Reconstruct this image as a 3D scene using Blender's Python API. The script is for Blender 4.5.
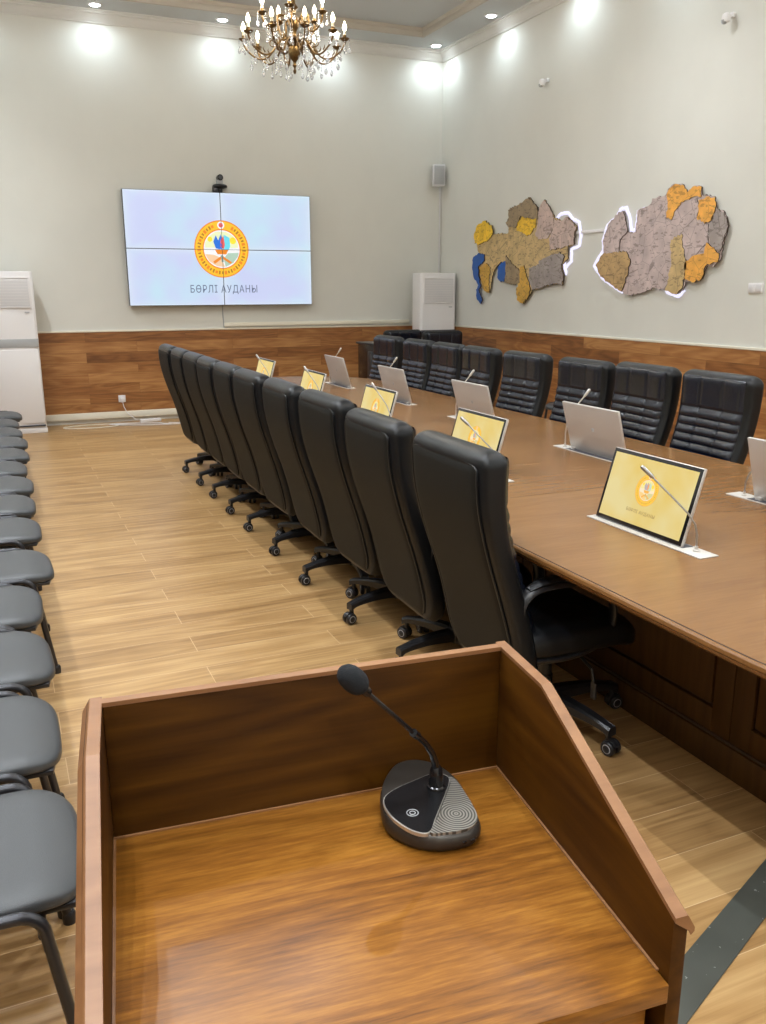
import bpy, bmesh, math, random
from mathutils import Vector, Matrix
from math import sin, cos, pi, radians

for _o in list(bpy.data.objects):
    bpy.data.objects.remove(_o)
SC = bpy.context.scene
COL = SC.collection
random.seed(7)

# room measures (metres): x to the right along the screen wall, y into the room
XR, XL = 5.79, -0.72
YB, YF = 11.19, -3.0
ZC = 4.61            # underside of the outer ceiling band
ZW = 1.10            # top of the wood wainscot

# ------------------------------------------------------------------ camera
cam_d = bpy.data.cameras.new('camera')
cam = bpy.data.objects.new('camera', cam_d)
COL.objects.link(cam)
cam_d.sensor_fit = 'VERTICAL'
cam_d.sensor_height = 24.0
cam_d.lens = 24.0 * 869.0 / 1024.0
cam_d.clip_start = 0.02
cam_d.clip_end = 60
_yaw, _pit, _rol = 0.41374, 0.25163, -0.00164
_F = Vector((sin(_yaw) * cos(_pit), cos(_yaw) * cos(_pit), -sin(_pit)))
_R = Vector((cos(_yaw), -sin(_yaw), 0))
_U = _R.cross(_F)
_R2 = _R * cos(_rol) + _U * sin(_rol)
_U2 = _U * cos(_rol) - _R * sin(_rol)
_m = Matrix.Identity(4)
for _i in range(3):
    _m[_i][0], _m[_i][1], _m[_i][2] = _R2[_i], _U2[_i], -_F[_i]
_m[0][3], _m[1][3], _m[2][3] = 0, 0, 1.6
cam.matrix_world = _m
SC.camera = cam

# ------------------------------------------------------------------ world, exposure
w = bpy.data.worlds.new('world')
SC.world = w
w.use_nodes = True
w.node_tree.nodes['Background'].inputs[0].default_value = (0.6, 0.7, 0.9, 1)
w.node_tree.nodes['Background'].inputs[1].default_value = 0.3
SC.view_settings.view_transform = 'Standard'
SC.view_settings.look = 'None'
SC.view_settings.gamma = 1
SC.view_settings.use_curve_mapping = False
SC.view_settings.exposure = 0.10
SPOT_W = 14           # wall washing ceiling spots along the screen wall and map wall
AISLE_W = 160         # downlights over the aisle and the added unseen tray lamps
SPOT_COL = (0.90, 0.95, 1.0)
WALL_COL = (0.74, 0.90, 1.0)
CHAND_W = 62        # all bulbs of one chandelier
CHAND_COL = (1.0, 0.92, 0.80)

# ------------------------------------------------------------------ helpers
def tag(o, label=None, cat=None, group=None, kind=None):
    if label: o['label'] = label
    if cat: o['category'] = cat
    if group: o['group'] = group
    if kind: o['kind'] = kind
    return o

def thing(name, label, cat, loc=(0, 0, 0), rz=0.0, group=None):
    o = bpy.data.objects.new(name, None)
    o.empty_display_size = 0.1
    COL.objects.link(o)
    o.location = loc
    o.rotation_euler = (0, 0, rz)
    return tag(o, label, cat, group)

def copy_tree(o, parent=None):
    c = o.copy()
    COL.objects.link(c)
    c.parent = parent
    for ch in list(o.children):
        copy_tree(ch, c)
    return c

class MB:
    """collects shapes into one mesh"""
    def __init__(s):
        s.bm = bmesh.new()
    def add(s, vs, fs, mat=0, smooth=False):
        bv = [s.bm.verts.new(v) for v in vs]
        for f in fs:
            try:
                fc = s.bm.faces.new([bv[i] for i in f])
                fc.material_index = mat
                fc.smooth = smooth
            except ValueError:
                pass
        return bv
    def box(s, c, d, bev=0.0, M=None, mat=0, seg=2):
        t = bmesh.new()
        bmesh.ops.create_cube(t, size=1.0)
        for v in t.verts:
            v.co = Vector((v.co.x * d[0], v.co.y * d[1], v.co.z * d[2]))
        if bev > 0:
            bmesh.ops.bevel(t, geom=list(t.edges), offset=bev, segments=seg, profile=0.5, affect='EDGES')
        for v in t.verts:
            v.co = v.co + Vector(c)
            if M is not None:
                v.co = M @ v.co
        s.merge(t, mat, bev > 0)
        return s
    def merge(s, t, mat=0, smooth=False):
        t.verts.index_update()
        vs = [v.co.copy() for v in t.verts]
        fs = [[v.index for v in f.verts] for f in t.faces]
        s.add(vs, fs, mat, smooth)
        t.free()
    def tube(s, pts, r, n=12, closed=False, ry=None, up=(0, 0, 1), mat=0, caps=True):
        """sweep of an ellipse r x ry along pts; r may be a list"""
        pts = [Vector(p) for p in pts]
        N = len(pts)
        rs = r if isinstance(r, (list, tuple)) else [r] * N
        rys = rs if ry is None else (ry if isinstance(ry, (list, tuple)) else [ry] * N)
        rings = []
        prev = Vector(up)
        for i, p in enumerate(pts):
            a = pts[(i - 1) % N] if (closed or i > 0) else p
            b = pts[(i + 1) % N] if (closed or i < N - 1) else p
            d = (b - a)
            d.normalize()
            x = prev.cross(d)
            if x.length < 1e-4:
                x = Vector((1, 0, 0)).cross(d)
                if x.length < 1e-4:
                    x = Vector((0, 1, 0)).cross(d)
            x.normalize()
            y = d.cross(x)
            y.normalize()
            prev = y
            rings.append([p + x * rs[i] * cos(2 * pi * k / n) + y * rys[i] * sin(2 * pi * k / n) for k in range(n)])
        vs = [v for rg in rings for v in rg]
        fs = []
        M_ = N if closed else N - 1
        for i in range(M_):
            j = (i + 1) % N
            for k in range(n):
                l = (k + 1) % n
                fs.append([i * n + k, i * n + l, j * n + l, j * n + k])
        if not closed and caps:
            fs.append(list(range(n))[::-1])
            fs.append([(N - 1) * n + k for k in range(n)])
        s.add(vs, fs, mat, True)
        return s
    def lathe(s, prof, n=24, c=(0, 0, 0), axis='Z', mat=0, M=None):
        """prof: list of (r, h)"""
        vs, fs = [], []
        for (r, h) in prof:
            for k in range(n):
                a = 2 * pi * k / n
                if axis == 'Z': v = Vector((r * cos(a), r * sin(a), h))
                elif axis == 'Y': v = Vector((r * cos(a), h, r * sin(a)))
                else: v = Vector((h, r * cos(a), r * sin(a)))
                v += Vector(c)
                if M is not None: v = M @ v
                vs.append(v)
        for i in range(len(prof) - 1):
            for k in range(n):
                l = (k + 1) % n
                fs.append([i * n + k, i * n + l, (i + 1) * n + l, (i + 1) * n + k])
        fs.append(list(range(n))[::-1])
        fs.append([(len(prof) - 1) * n + k for k in range(n)])
        s.add(vs, fs, mat, True)
        return s
    def prism(s, poly, axis, a, b, bev=0.0, mat=0, M=None, smooth=False):
        """extrude 2D poly between a and b along axis; 2D coords are the other two axes in order"""
        t = bmesh.new()
        def mk(p, h):
            if axis == 'Z': return Vector((p[0], p[1], h))
            if axis == 'Y': return Vector((p[0], h, p[1]))
            return Vector((h, p[0], p[1]))
        n = len(poly)
        va = [t.verts.new(mk(p, a)) for p in poly]
        vb = [t.verts.new(mk(p, b)) for p in poly]
        t.faces.new(va[::-1]); t.faces.new(vb)
        for i in range(n):
            j = (i + 1) % n
            t.faces.new([va[i], va[j], vb[j], vb[i]])
        bmesh.ops.recalc_face_normals(t, faces=list(t.faces))
        if bev > 0:
            eds = [e for e in t.edges if len(e.link_faces) == 2 and e.calc_face_angle(0) > 0.3]
            bmesh.ops.bevel(t, geom=eds, offset=bev, segments=2, profile=0.5, affect='EDGES')
        if M is not None:
            for v in t.verts: v.co = M @ v.co
        s.merge(t, mat, bev > 0 or smooth)
        return s
    def grid(s, f, nu, nv, closed_u=False, mat=0, cap0=False, cap1=False):
        vs = [f(i / (nu if closed_u else nu - 1), j / (nv - 1)) for j in range(nv) for i in range(nu)]
        fs = []
        for j in range(nv - 1):
            for i in range(nu if closed_u else nu - 1):
                k = (i + 1) % nu
                fs.append([j * nu + i, j * nu + k, (j + 1) * nu + k, (j + 1) * nu + i])
        if cap0: fs.append(list(range(nu))[::-1])
        if cap1: fs.append([(nv - 1) * nu + i for i in range(nu)])
        s.add(vs, fs, mat, True)
        return s
    def build(s, name, mats, parent=None, sharp=35, loc=None, weld=False):
        if weld:
            bmesh.ops.remove_doubles(s.bm, verts=list(s.bm.verts), dist=1e-5)
        bmesh.ops.recalc_face_normals(s.bm, faces=list(s.bm.faces))
        me = bpy.data.meshes.new(name)
        s.bm.to_mesh(me)
        s.bm.free()
        if not isinstance(mats, (list, tuple)): mats = [mats]
        for m in mats: me.materials.append(m)
        if sharp is not None and any(p.use_smooth for p in me.polygons):
            me.set_sharp_from_angle(angle=radians(sharp))
        o = bpy.data.objects.new(name, me)
        COL.objects.link(o)
        if parent is not None: o.parent = parent
        if loc is not None: o.location = loc
        return o

# ------------------------------------------------------------------ materials
class NT:
    def __init__(s, name):
        s.m = bpy.data.materials.new(name)
        s.m.use_nodes = True
        s.t = s.m.node_tree
        s.b = s.t.nodes['Principled BSDF']
        s.out = s.t.nodes['Material Output']
    def n(s, typ, **kw):
        nd = s.t.nodes.new(typ)
        for k, v in kw.items():
            if k.startswith('i_'):
                key = k[2:].replace('_', ' ')
                nd.inputs[key].default_value = v
            else:
                setattr(nd, k, v)
        return nd
    def l(s, a, b): s.t.links.new(a, b)
    def math(s, op, a, b=None):
        nd = s.t.nodes.new('ShaderNodeMath'); nd.operation = op
        for i, v in enumerate((a, b)):
            if v is None: continue
            if isinstance(v, (int, float)): nd.inputs[i].default_value = v
            else: s.l(v, nd.inputs[i])
        return nd.outputs[0]
    def ramp(s, fac, stops):
        r = s.t.nodes.new('ShaderNodeValToRGB')
        e = r.color_ramp.elements
        while len(e) < len(stops): e.new(0.5)
        for i, (p, c) in enumerate(stops):
            e[i].position = p
            e[i].color = (*c, 1) if len(c) == 3 else c
        s.l(fac, r.inputs[0])
        return r.outputs[0]
    def mix(s, fac, a, b, mode='MIX'):
        nd = s.t.nodes.new('ShaderNodeMix'); nd.data_type = 'RGBA'; nd.blend_type = mode
        for sock, v in ((nd.inputs[0], fac), (nd.inputs[6], a), (nd.inputs[7], b)):
            if isinstance(v, (int, float)): sock.default_value = v
            elif isinstance(v, tuple): sock.default_value = (*v, 1) if len(v) == 3 else v
            else: s.l(v, sock)
        return nd.outputs[2]
    def bump(s, h, strength=0.2, dist=0.01):
        b = s.t.nodes.new('ShaderNodeBump')
        b.inputs['Strength'].default_value = strength
        b.inputs['Distance'].default_value = dist
        s.l(h, b.inputs['Height'])
        s.l(b.outputs[0], s.b.inputs['Normal'])

def plain(name, col, rough=0.5, metal=0.0, spec=0.5, bump=0.0, bscale=300.0, var=0.0, coat=0.0):
    t = NT(name)
    t.b.inputs['Roughness'].default_value = rough
    t.b.inputs['Metallic'].default_value = metal
    t.b.inputs['Specular IOR Level'].default_value = spec
    t.b.inputs['Coat Weight'].default_value = coat
    tc = t.n('ShaderNodeTexCoord')
    nz = t.n('ShaderNodeTexNoise', i_Scale=bscale, i_Detail=3.0)
    t.l(tc.outputs['Object'], nz.inputs['Vector'])
    v = max(var, 0.02)
    c0 = tuple(x * (1 - v) for x in col); c1 = tuple(min(1, x * (1 + v)) for x in col)
    t.l(t.ramp(nz.outputs[0], [(0.3, c0), (0.7, c1)]), t.b.inputs['Base Color'])
    if bump > 0: t.bump(nz.outputs[0], bump, 0.002)
    return t.m

def emis(name, col, strength):
    t = NT(name)
    t.b.inputs['Base Color'].default_value = (*[c * 0.2 for c in col], 1)
    t.b.inputs['Emission Color'].default_value = (*col, 1)
    t.b.inputs['Emission Strength'].default_value = strength
    return t.m

def wood(name, cols, axis='X', rough=0.35, rings=5.0, stretch=14.0, fine=60.0, coat=0.0, spec=0.5, offs=(0, 0, 0), ringw=0.45, mult=14.0, span=(0.28, 0.48, 0.68)):
    """veneer: grain runs along axis; big cathedral figure plus fine pores"""
    t = NT(name)
    tc = t.n('ShaderNodeTexCoord')
    mp = t.n('ShaderNodeMapping')
    sc = {'X': (1 / stretch, 1, 1), 'Y': (1, 1 / stretch, 1), 'Z': (1, 1, 1 / stretch)}[axis]
    mp.inputs['Scale'].default_value = sc
    mp.inputs['Location'].default_value = offs
    t.l(tc.outputs['Object'], mp.inputs[0])
    big = t.n('ShaderNodeTexNoise', i_Scale=rings, i_Detail=2.0, i_Roughness=0.5, i_Distortion=0.3)
    t.l(mp.outputs[0], big.inputs['Vector'])
    ringv = t.math('FRACT', t.math('MULTIPLY', big.outputs[0], mult))
    ring = t.math('ABSOLUTE', t.math('SUBTRACT', ringv, 0.5))
    fn = t.n('ShaderNodeTexNoise', i_Scale=fine, i_Detail=6.0, i_Roughness=0.65)
    mf = t.n('ShaderNodeMapping')
    mf.inputs['Scale'].default_value = tuple(x if x == 1 else 1 / (stretch * 3.5) for x in sc)
    t.l(tc.outputs['Object'], mf.inputs[0]); t.l(mf.outputs[0], fn.inputs['Vector'])
    md = t.n('ShaderNodeTexNoise', i_Scale=rings * 2.2, i_Detail=4.0, i_Roughness=0.6)
    t.l(mp.outputs[0], md.inputs['Vector'])
    f = t.math('ADD', t.math('MULTIPLY', ring, ringw), t.math('MULTIPLY', fn.outputs[0], 1.0 - ringw))
    f = t.math('ADD', t.math('MULTIPLY', f, 0.6), t.math('MULTIPLY', md.outputs[0], 0.42))
    c = t.ramp(f, [(span[0], cols[0]), (span[1], cols[1]), (span[2], cols[2])])
    t.l(c, t.b.inputs['Base Color'])
    t.b.inputs['Roughness'].default_value = rough
    t.b.inputs['Specular IOR Level'].default_value = spec
    t.b.inputs['Coat Weight'].default_value = coat
    t.b.inputs['Coat Roughness'].default_value = 0.25
    t.bump(fn.outputs[0], 0.06, 0.002)
    return t.m

def planks(name, cols, u, v, pw, ph, rough, gap=0.0015, off=(0, 0), tone=0.35, stretch=9.0, gapcol=(0.1, 0.05, 0.02), fine=38.0, offset=0.5, spec=0.5, bump=0.05):
    """planks laid with length along world axis u and stacked along axis v"""
    t = NT(name)
    tc = t.n('ShaderNodeTexCoord')
    sp = t.n('ShaderNodeSeparateXYZ')
    t.l(tc.outputs['Object'], sp.inputs[0])
    cb = t.n('ShaderNodeCombineXYZ')
    t.l(t.math('ADD', sp.outputs[u], off[0]), cb.inputs[0])
    t.l(t.math('ADD', sp.outputs[v], off[1]), cb.inputs[1])
    br = t.n('ShaderNodeTexBrick', offset=offset, offset_frequency=2, squash=1.0)
    br.inputs['Color1'].default_value = (0, 0, 0, 1)
    br.inputs['Color2'].default_value = (1, 1, 1, 1)
    br.inputs['Mortar'].default_value = (0.5, 0.5, 0.5, 1)
    br.inputs['Scale'].default_value = 1.0
    br.inputs['Mortar Size'].default_value = gap
    br.inputs['Mortar Smooth'].default_value = 0.2
    br.inputs['Bias'].default_value = 0.0
    br.inputs['Brick Width'].default_value = pw
    br.inputs['Row Height'].default_value = ph
    t.l(cb.outputs[0], br.inputs['Vector'])
    rnd = t.n('ShaderNodeSeparateColor')
    t.l(br.outputs['Color'], rnd.inputs[0])
    cz = t.n('ShaderNodeCombineXYZ')
    t.l(t.math('MULTIPLY', cb_x(t, cb), 1 / stretch), cz.inputs[0])
    t.l(cb_y(t, cb), cz.inputs[1])
    t.l(t.math('MULTIPLY', rnd.outputs[0], 37.0), cz.inputs[2])
    big = t.n('ShaderNodeTexNoise', i_Scale=5.0, i_Detail=2.0, i_Distortion=0.4)
    t.l(cz.outputs[0], big.inputs['Vector'])
    ring = t.math('ABSOLUTE', t.math('SUBTRACT', t.math('FRACT', t.math('MULTIPLY', big.outputs[0], 9.0)), 0.5))
    fn = t.n('ShaderNodeTexNoise', i_Scale=fine, i_Detail=6.0, i_Roughness=0.65)
    mz = t.n('ShaderNodeMapping'); mz.inputs['Scale'].default_value = (0.35, 2.2, 1)
    t.l(cz.outputs[0], mz.inputs[0]); t.l(mz.outputs[0], fn.inputs['Vector'])
    md = t.n('ShaderNodeTexNoise', i_Scale=11.0, i_Detail=4.0, i_Roughness=0.6)
    t.l(cz.outputs[0], md.inputs['Vector'])
    f = t.math('ADD', t.math('MULTIPLY', ring, 0.3), t.math('MULTIPLY', fn.outputs[0], 0.4))
    f = t.math('ADD', f, t.math('MULTIPLY', md.outputs[0], 0.45))
    f = t.math('ADD', f, t.math('MULTIPLY', t.math('SUBTRACT', rnd.outputs[0], 0.5), tone))
    c = t.ramp(f, [(0.25, cols[0]), (0.5, cols[1]), (0.75, cols[2])])
    c2 = t.mix(br.outputs['Fac'], c, gapcol)
    t.l(c2, t.b.inputs['Base Color'])
    t.b.inputs['Roughness'].default_value = rough
    t.b.inputs['Specular IOR Level'].default_value = spec
    t.bump(t.math('SUBTRACT', t.math('MULTIPLY', fn.outputs[0], 0.3), br.outputs['Fac']), bump, 0.002)
    return t.m
def cb_x(t, cb):
    s = t.n('ShaderNodeSeparateXYZ'); t.l(cb.outputs[0], s.inputs[0]); return s.outputs[0]
def cb_y(t, cb):
    s = t.n('ShaderNodeSeparateXYZ'); t.l(cb.outputs[0], s.inputs[0]); return s.outputs[1]

def wallpaint(name, col):
    t = NT(name)
    tc = t.n('ShaderNodeTexCoord')
    mp = t.n('ShaderNodeMapping'); mp.inputs['Scale'].default_value = (0.6, 0.6, 0.5)
    t.l(tc.outputs['Object'], mp.inputs[0])
    nz = t.n('ShaderNodeTexNoise', i_Scale=2.0, i_Detail=5.0)
    t.l(mp.outputs[0], nz.inputs['Vector'])
    n2 = t.n('ShaderNodeTexNoise', i_Scale=180.0, i_Detail=3.0)
    t.l(tc.outputs['Object'], n2.inputs['Vector'])
    c0 = tuple(x * 0.97 for x in col); c1 = tuple(min(1, x * 1.03) for x in col)
    t.l(t.ramp(nz.outputs[0], [(0.35, c0), (0.65, c1)]), t.b.inputs['Base Color'])
    t.b.inputs['Roughness'].default_value = 0.75
    t.b.inputs['Specular IOR Level'].default_value = 0.25
    t.bump(n2.outputs[0], 0.05, 0.001)
    return t.m

M = {}
M['wall'] = wallpaint('wall_paint', (0.70, 0.695, 0.645))
M['ceil'] = wallpaint('ceiling_paint', (0.54, 0.56, 0.565))
M['crown'] = plain('crown_paint', (0.64, 0.63, 0.60), 0.5)
M['tan'] = plain('tan_moulding_paint', (0.46, 0.42, 0.36), 0.5)
M['cream'] = plain('cream_trim', (0.80, 0.76, 0.64), 0.45)
M['floor'] = planks('oak_laminate', [(0.205, 0.107, 0.037), (0.385, 0.225, 0.089), (0.555, 0.362, 0.163)], 0, 1, 1.25, 0.185, 0.36,
                    off=(-1.33 + 12.5, 20 - 0.03), tone=0.10, gapcol=(0.62, 0.43, 0.24), stretch=10, gap=0.0014)
WC = [(0.135, 0.050, 0.014), (0.31, 0.125, 0.037), (0.49, 0.245, 0.085)]
M['wains_x'] = planks('walnut_wall_panel_back', WC, 0, 2, 1.2, 0.125, 0.42, tone=0.32, off=(20, 10.02), gapcol=(0.12, 0.05, 0.02), stretch=6, gap=0.001)
M['wains_y'] = planks('walnut_wall_panel_side', WC, 1, 2, 1.2, 0.125, 0.42, tone=0.32, off=(20.4, 10.02), gapcol=(0.12, 0.05, 0.02), stretch=6, gap=0.001)
LC = [(0.082, 0.026, 0.003), (0.205, 0.076, 0.009), (0.345, 0.148, 0.022)]
M['lect_x'] = wood('lectern_walnut_across', LC, 'X', 0.36, spec=0.35, rings=2.6, stretch=3.6, fine=210, ringw=0.30, mult=24.0, span=(0.30, 0.46, 0.62))
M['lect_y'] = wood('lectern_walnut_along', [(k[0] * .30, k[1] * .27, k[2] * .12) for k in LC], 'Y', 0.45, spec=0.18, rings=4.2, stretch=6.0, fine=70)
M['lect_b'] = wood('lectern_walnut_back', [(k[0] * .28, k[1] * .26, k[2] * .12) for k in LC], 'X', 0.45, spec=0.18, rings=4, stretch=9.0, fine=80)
M['lect_cap'] = wood('lectern_edge_band', [(0.18, 0.078, 0.030), (0.24, 0.112, 0.046), (0.30, 0.145, 0.062)], 'X', 0.4, rings=3, stretch=4.0)
TC = [(0.135, 0.058, 0.018), (0.200, 0.094, 0.030), (0.27, 0.135, 0.047)]
M['table'] = wood('table_walnut_top', TC, 'X', 0.27, rings=1.6, stretch=4.0, fine=110, spec=0.38, ringw=0.25, mult=12.0, span=(0.22, 0.48, 0.74))
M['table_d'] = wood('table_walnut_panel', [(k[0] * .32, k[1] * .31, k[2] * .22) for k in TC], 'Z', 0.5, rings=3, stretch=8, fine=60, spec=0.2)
M['table_g'] = plain('table_groove', (0.035, 0.014, 0.006), 0.5)
M['fabric'] = plain('dark_backrest_leather', (0.0105, 0.0104, 0.0092), 0.6, bump=0.25, bscale=500, var=0.12, spec=0.16)
M['leather'] = plain('black_leather', (0.0065, 0.0072, 0.0085), 0.34, bump=0.25, bscale=420, var=0.1, spec=0.32)
M['quilt'] = plain('blue_black_leather', (0.006, 0.008, 0.016), 0.24, bump=0.2, bscale=420, var=0.1, spec=0.5)
M['plast'] = plain('black_plastic', (0.014, 0.014, 0.016), 0.34, bump=0.05)
M['plast_g'] = plain('grey_caster_ring', (0.36, 0.36, 0.38), 0.4)
M['steel'] = plain('steel', (0.55, 0.55, 0.56), 0.25, metal=1.0)
M['gunmetal'] = plain('dark_steel_tube', (0.045, 0.045, 0.05), 0.3, metal=0.6)
M['vinyl'] = plain('grey_black_vinyl', (0.050, 0.053, 0.056), 0.42, bump=0.3, bscale=450, var=0.1, spec=0.45)
M['white'] = plain('white_plastic', (0.80, 0.78, 0.78), 0.4)
M['white2'] = plain('white_louver', (0.70, 0.69, 0.70), 0.5)
M['grey'] = plain('grey_band', (0.42, 0.43, 0.44), 0.4)
M['dkslot'] = plain('dark_slot', (0.05, 0.05, 0.06), 0.6)
M['micmetal'] = plain('mic_metal', (0.42, 0.41, 0.40), 0.32, metal=0.9)
M['silver'] = plain('silver_metal', (0.58, 0.55, 0.52), 0.38, metal=0.55)
M['silverpl'] = plain('silver_plate', (0.56, 0.53, 0.49), 0.45, metal=0.2)
M['micbase'] = plain('grey_bronze_metal', (0.062, 0.054, 0.046), 0.4, metal=0.6)
M['black'] = plain('gloss_black', (0.008, 0.008, 0.009), 0.2)
M['foam'] = plain('foam_windscreen', (0.006, 0.008, 0.011), 0.95, bump=0.8, bscale=900, var=0.3)
M['brass'] = plain('antique_brass', (0.15, 0.092, 0.036), 0.3, metal=1.0, var=0.3, bscale=60)
M['candle'] = plain('candle_sleeve', (0.8, 0.72, 0.55), 0.5)
M['bulb'] = emis('flame_bulb', (1.0, 0.86, 0.62), 14.0)
M['lamp'] = emis('spot_lens', (0.9, 0.96, 1.0), 25.0)
M['tape'] = plain('worn_grey_cable_cover', (0.085, 0.09, 0.082), 0.5, bscale=40, var=0.2)
t = NT('cut_crystal')
t.b.inputs['Base Color'].default_value = (0.93, 0.96, 1, 1); t.b.inputs['Roughness'].default_value = 0.03
t.b.inputs['Transmission Weight'].default_value = 0.75; t.b.inputs['IOR'].default_value = 1.5
M['crystal'] = t.m
def text_mesh(body, size, font_scale_x=1.0):
    cu = bpy.data.curves.new('lettering', 'FONT')
    cu.body = body.replace('Ө', 'О'); cu.size = size; cu.offset = size * 0.003; cu.align_x = 'CENTER'; cu.align_y = 'CENTER'; cu.extrude = 0.0004
    cu.space_character = 1.15
    o = bpy.data.objects.new('lettering', cu)
    COL.objects.link(o)
    dg = bpy.context.evaluated_depsgraph_get()
    me = bpy.data.meshes.new_from_object(o.evaluated_get(dg))
    bpy.data.objects.remove(o)
    # the second letter carries a horizontal bar: find it as the second island from the left
    bm = bmesh.new(); bm.from_mesh(me)
    seen, isl = set(), []
    for v in bm.verts:
        if v in seen: continue
        st, cur = [v], []
        seen.add(v)
        while st:
            q = st.pop(); cur.append(q)
            for e in q.link_edges:
                o2 = e.other_vert(q)
                if o2 not in seen: seen.add(o2); st.append(o2)
        xs = [q.co.x for q in cur]
        isl.append((min(xs), max(xs), cur))
    isl.sort(key=lambda k: k[0])
    cl = []
    for i_ in isl:
        if cl and i_[0] < cl[-1][1] - size * .02:
            cl[-1][1] = max(cl[-1][1], i_[1]); cl[-1][2].extend(i_[2])
        else: cl.append([i_[0], i_[1], list(i_[2])])
    if 'Ө' in body and len(cl) > 1:
        x0, mem = cl[1][0], cl[1][2]
        x1 = max(q.co.x for q in mem); ya = min(q.co.y for q in mem); yb = max(q.co.y for q in mem)
        ym, h_ = (ya + yb) / 2, size * .045
        vs = [bm.verts.new(p) for p in ((x0 + size * .06, ym - h_, .0005), (x1 - size * .06, ym - h_, .0005), (x1 - size * .06, ym + h_, .0005), (x0 + size * .06, ym + h_, .0005))]
        bm.faces.new(vs)
    bm.to_mesh(me); bm.free()
    return me
MAPL = {'base': [(10.123, 2.165), (9.721, 2.248), (9.375, 2.239), (9.362, 2.309), (9.419, 2.366), (9.351, 2.415), (9.375, 2.505), (9.204, 2.536), (9.055, 2.566), (8.943, 2.608), (8.859, 2.558), (8.873, 2.526), (8.758, 2.483), (8.738, 2.423), (8.697, 2.503), (8.63, 2.555), (8.558, 2.492), (8.477, 2.42), (8.427, 2.351), (8.247, 2.306), (8.193, 2.343), (8.075, 2.279), (8.001, 2.227), (8.035, 2.15), (8.027, 2.054), (8.151, 2.027), (8.127, 1.913), (8.237, 1.851), (8.197, 1.718), (8.204, 1.635), (8.309, 1.653), (8.551, 1.628), (8.674, 1.594), (8.803, 1.585), (8.863, 1.514), (8.974, 1.424), (9.096, 1.459), (9.139, 1.585), (9.108, 1.639), (9.392, 1.668), (9.385, 1.842), (9.516, 1.918), (9.623, 1.856), (9.694, 1.792), (9.757, 1.547), (9.834, 1.546), (9.955, 1.604), (10.023, 1.778), (10.048, 1.875), (9.933, 1.93), (10.098, 2.069)], 'west yellow': [(10.189, 2.264), (10.114, 2.374), (9.921, 2.418), (9.746, 2.351), (9.721, 2.248), (9.831, 2.18), (10.062, 2.134), (10.163, 2.157)], 'blue sea': [(10.209, 1.859), (10.195, 1.976), (10.057, 2.038), (9.898, 2.004), (9.913, 1.929), (10.048, 1.875), (10.043, 1.779), (9.976, 1.623), (10.033, 1.585), (9.927, 1.449), (9.964, 1.41), (10.068, 1.467), (10.094, 1.585), (10.036, 1.643), (10.163, 1.741)], 'blue lake': [(9.585, 1.846), (9.497, 1.909), (9.39, 1.915), (9.398, 1.769), (9.429, 1.677), (9.52, 1.687), (9.586, 1.735)], 'sw': [(10.028, 1.855), (9.854, 1.909), (9.755, 1.85), (9.784, 1.699), (9.757, 1.547), (9.895, 1.585), (9.98, 1.701)], 'north': [(9.375, 2.505), (9.055, 2.566), (8.943, 2.608), (8.859, 2.558), (8.758, 2.483), (8.733, 2.355), (8.861, 2.364), (9.094, 2.415), (9.188, 2.299), (9.362, 2.309), (9.419, 2.366), (9.351, 2.415)], 'bright': [(9.19, 2.334), (9.06, 2.404), (8.864, 2.407), (8.766, 2.375), (8.775, 2.291), (8.866, 2.211), (8.945, 2.181), (9.047, 2.221), (9.185, 2.264)], 'ne': [(8.738, 2.423), (8.697, 2.503), (8.63, 2.555), (8.477, 2.42), (8.427, 2.351), (8.419, 2.252), (8.53, 2.143), (8.716, 2.135), (8.785, 2.207), (8.73, 2.322)], 'east': [(8.425, 2.335), (8.247, 2.306), (8.193, 2.343), (8.075, 2.279), (8.001, 2.227), (8.035, 2.15), (8.027, 2.054), (8.224, 2.03), (8.458, 2.006), (8.5, 2.141), (8.419, 2.252)], 'se': [(8.682, 1.896), (8.514, 1.941), (8.278, 1.983), (8.186, 1.931), (8.237, 1.851), (8.197, 1.718), (8.204, 1.635), (8.309, 1.653), (8.551, 1.628), (8.686, 1.741)], 's': [(8.887, 1.831), (8.679, 1.861), (8.654, 1.741), (8.551, 1.628), (8.674, 1.594), (8.803, 1.585), (8.876, 1.691)], 'so': [(9.071, 1.835), (8.988, 1.86), (8.931, 1.762), (8.837, 1.603), (8.863, 1.514), (8.974, 1.424), (9.096, 1.459), (9.139, 1.585), (9.059, 1.675)], 'sc': [(9.394, 1.988), (9.228, 1.875), (9.068, 1.8), (9.059, 1.675), (9.143, 1.648), (9.392, 1.668)], 'led': [(8.411, 2.342), (8.326, 2.384), (8.197, 2.383), (8.106, 2.313), (7.991, 2.274), (7.952, 2.145), (7.97, 2.036), (8.107, 2.009), (8.096, 1.88), (8.205, 1.817), (8.185, 1.751)]}
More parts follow.
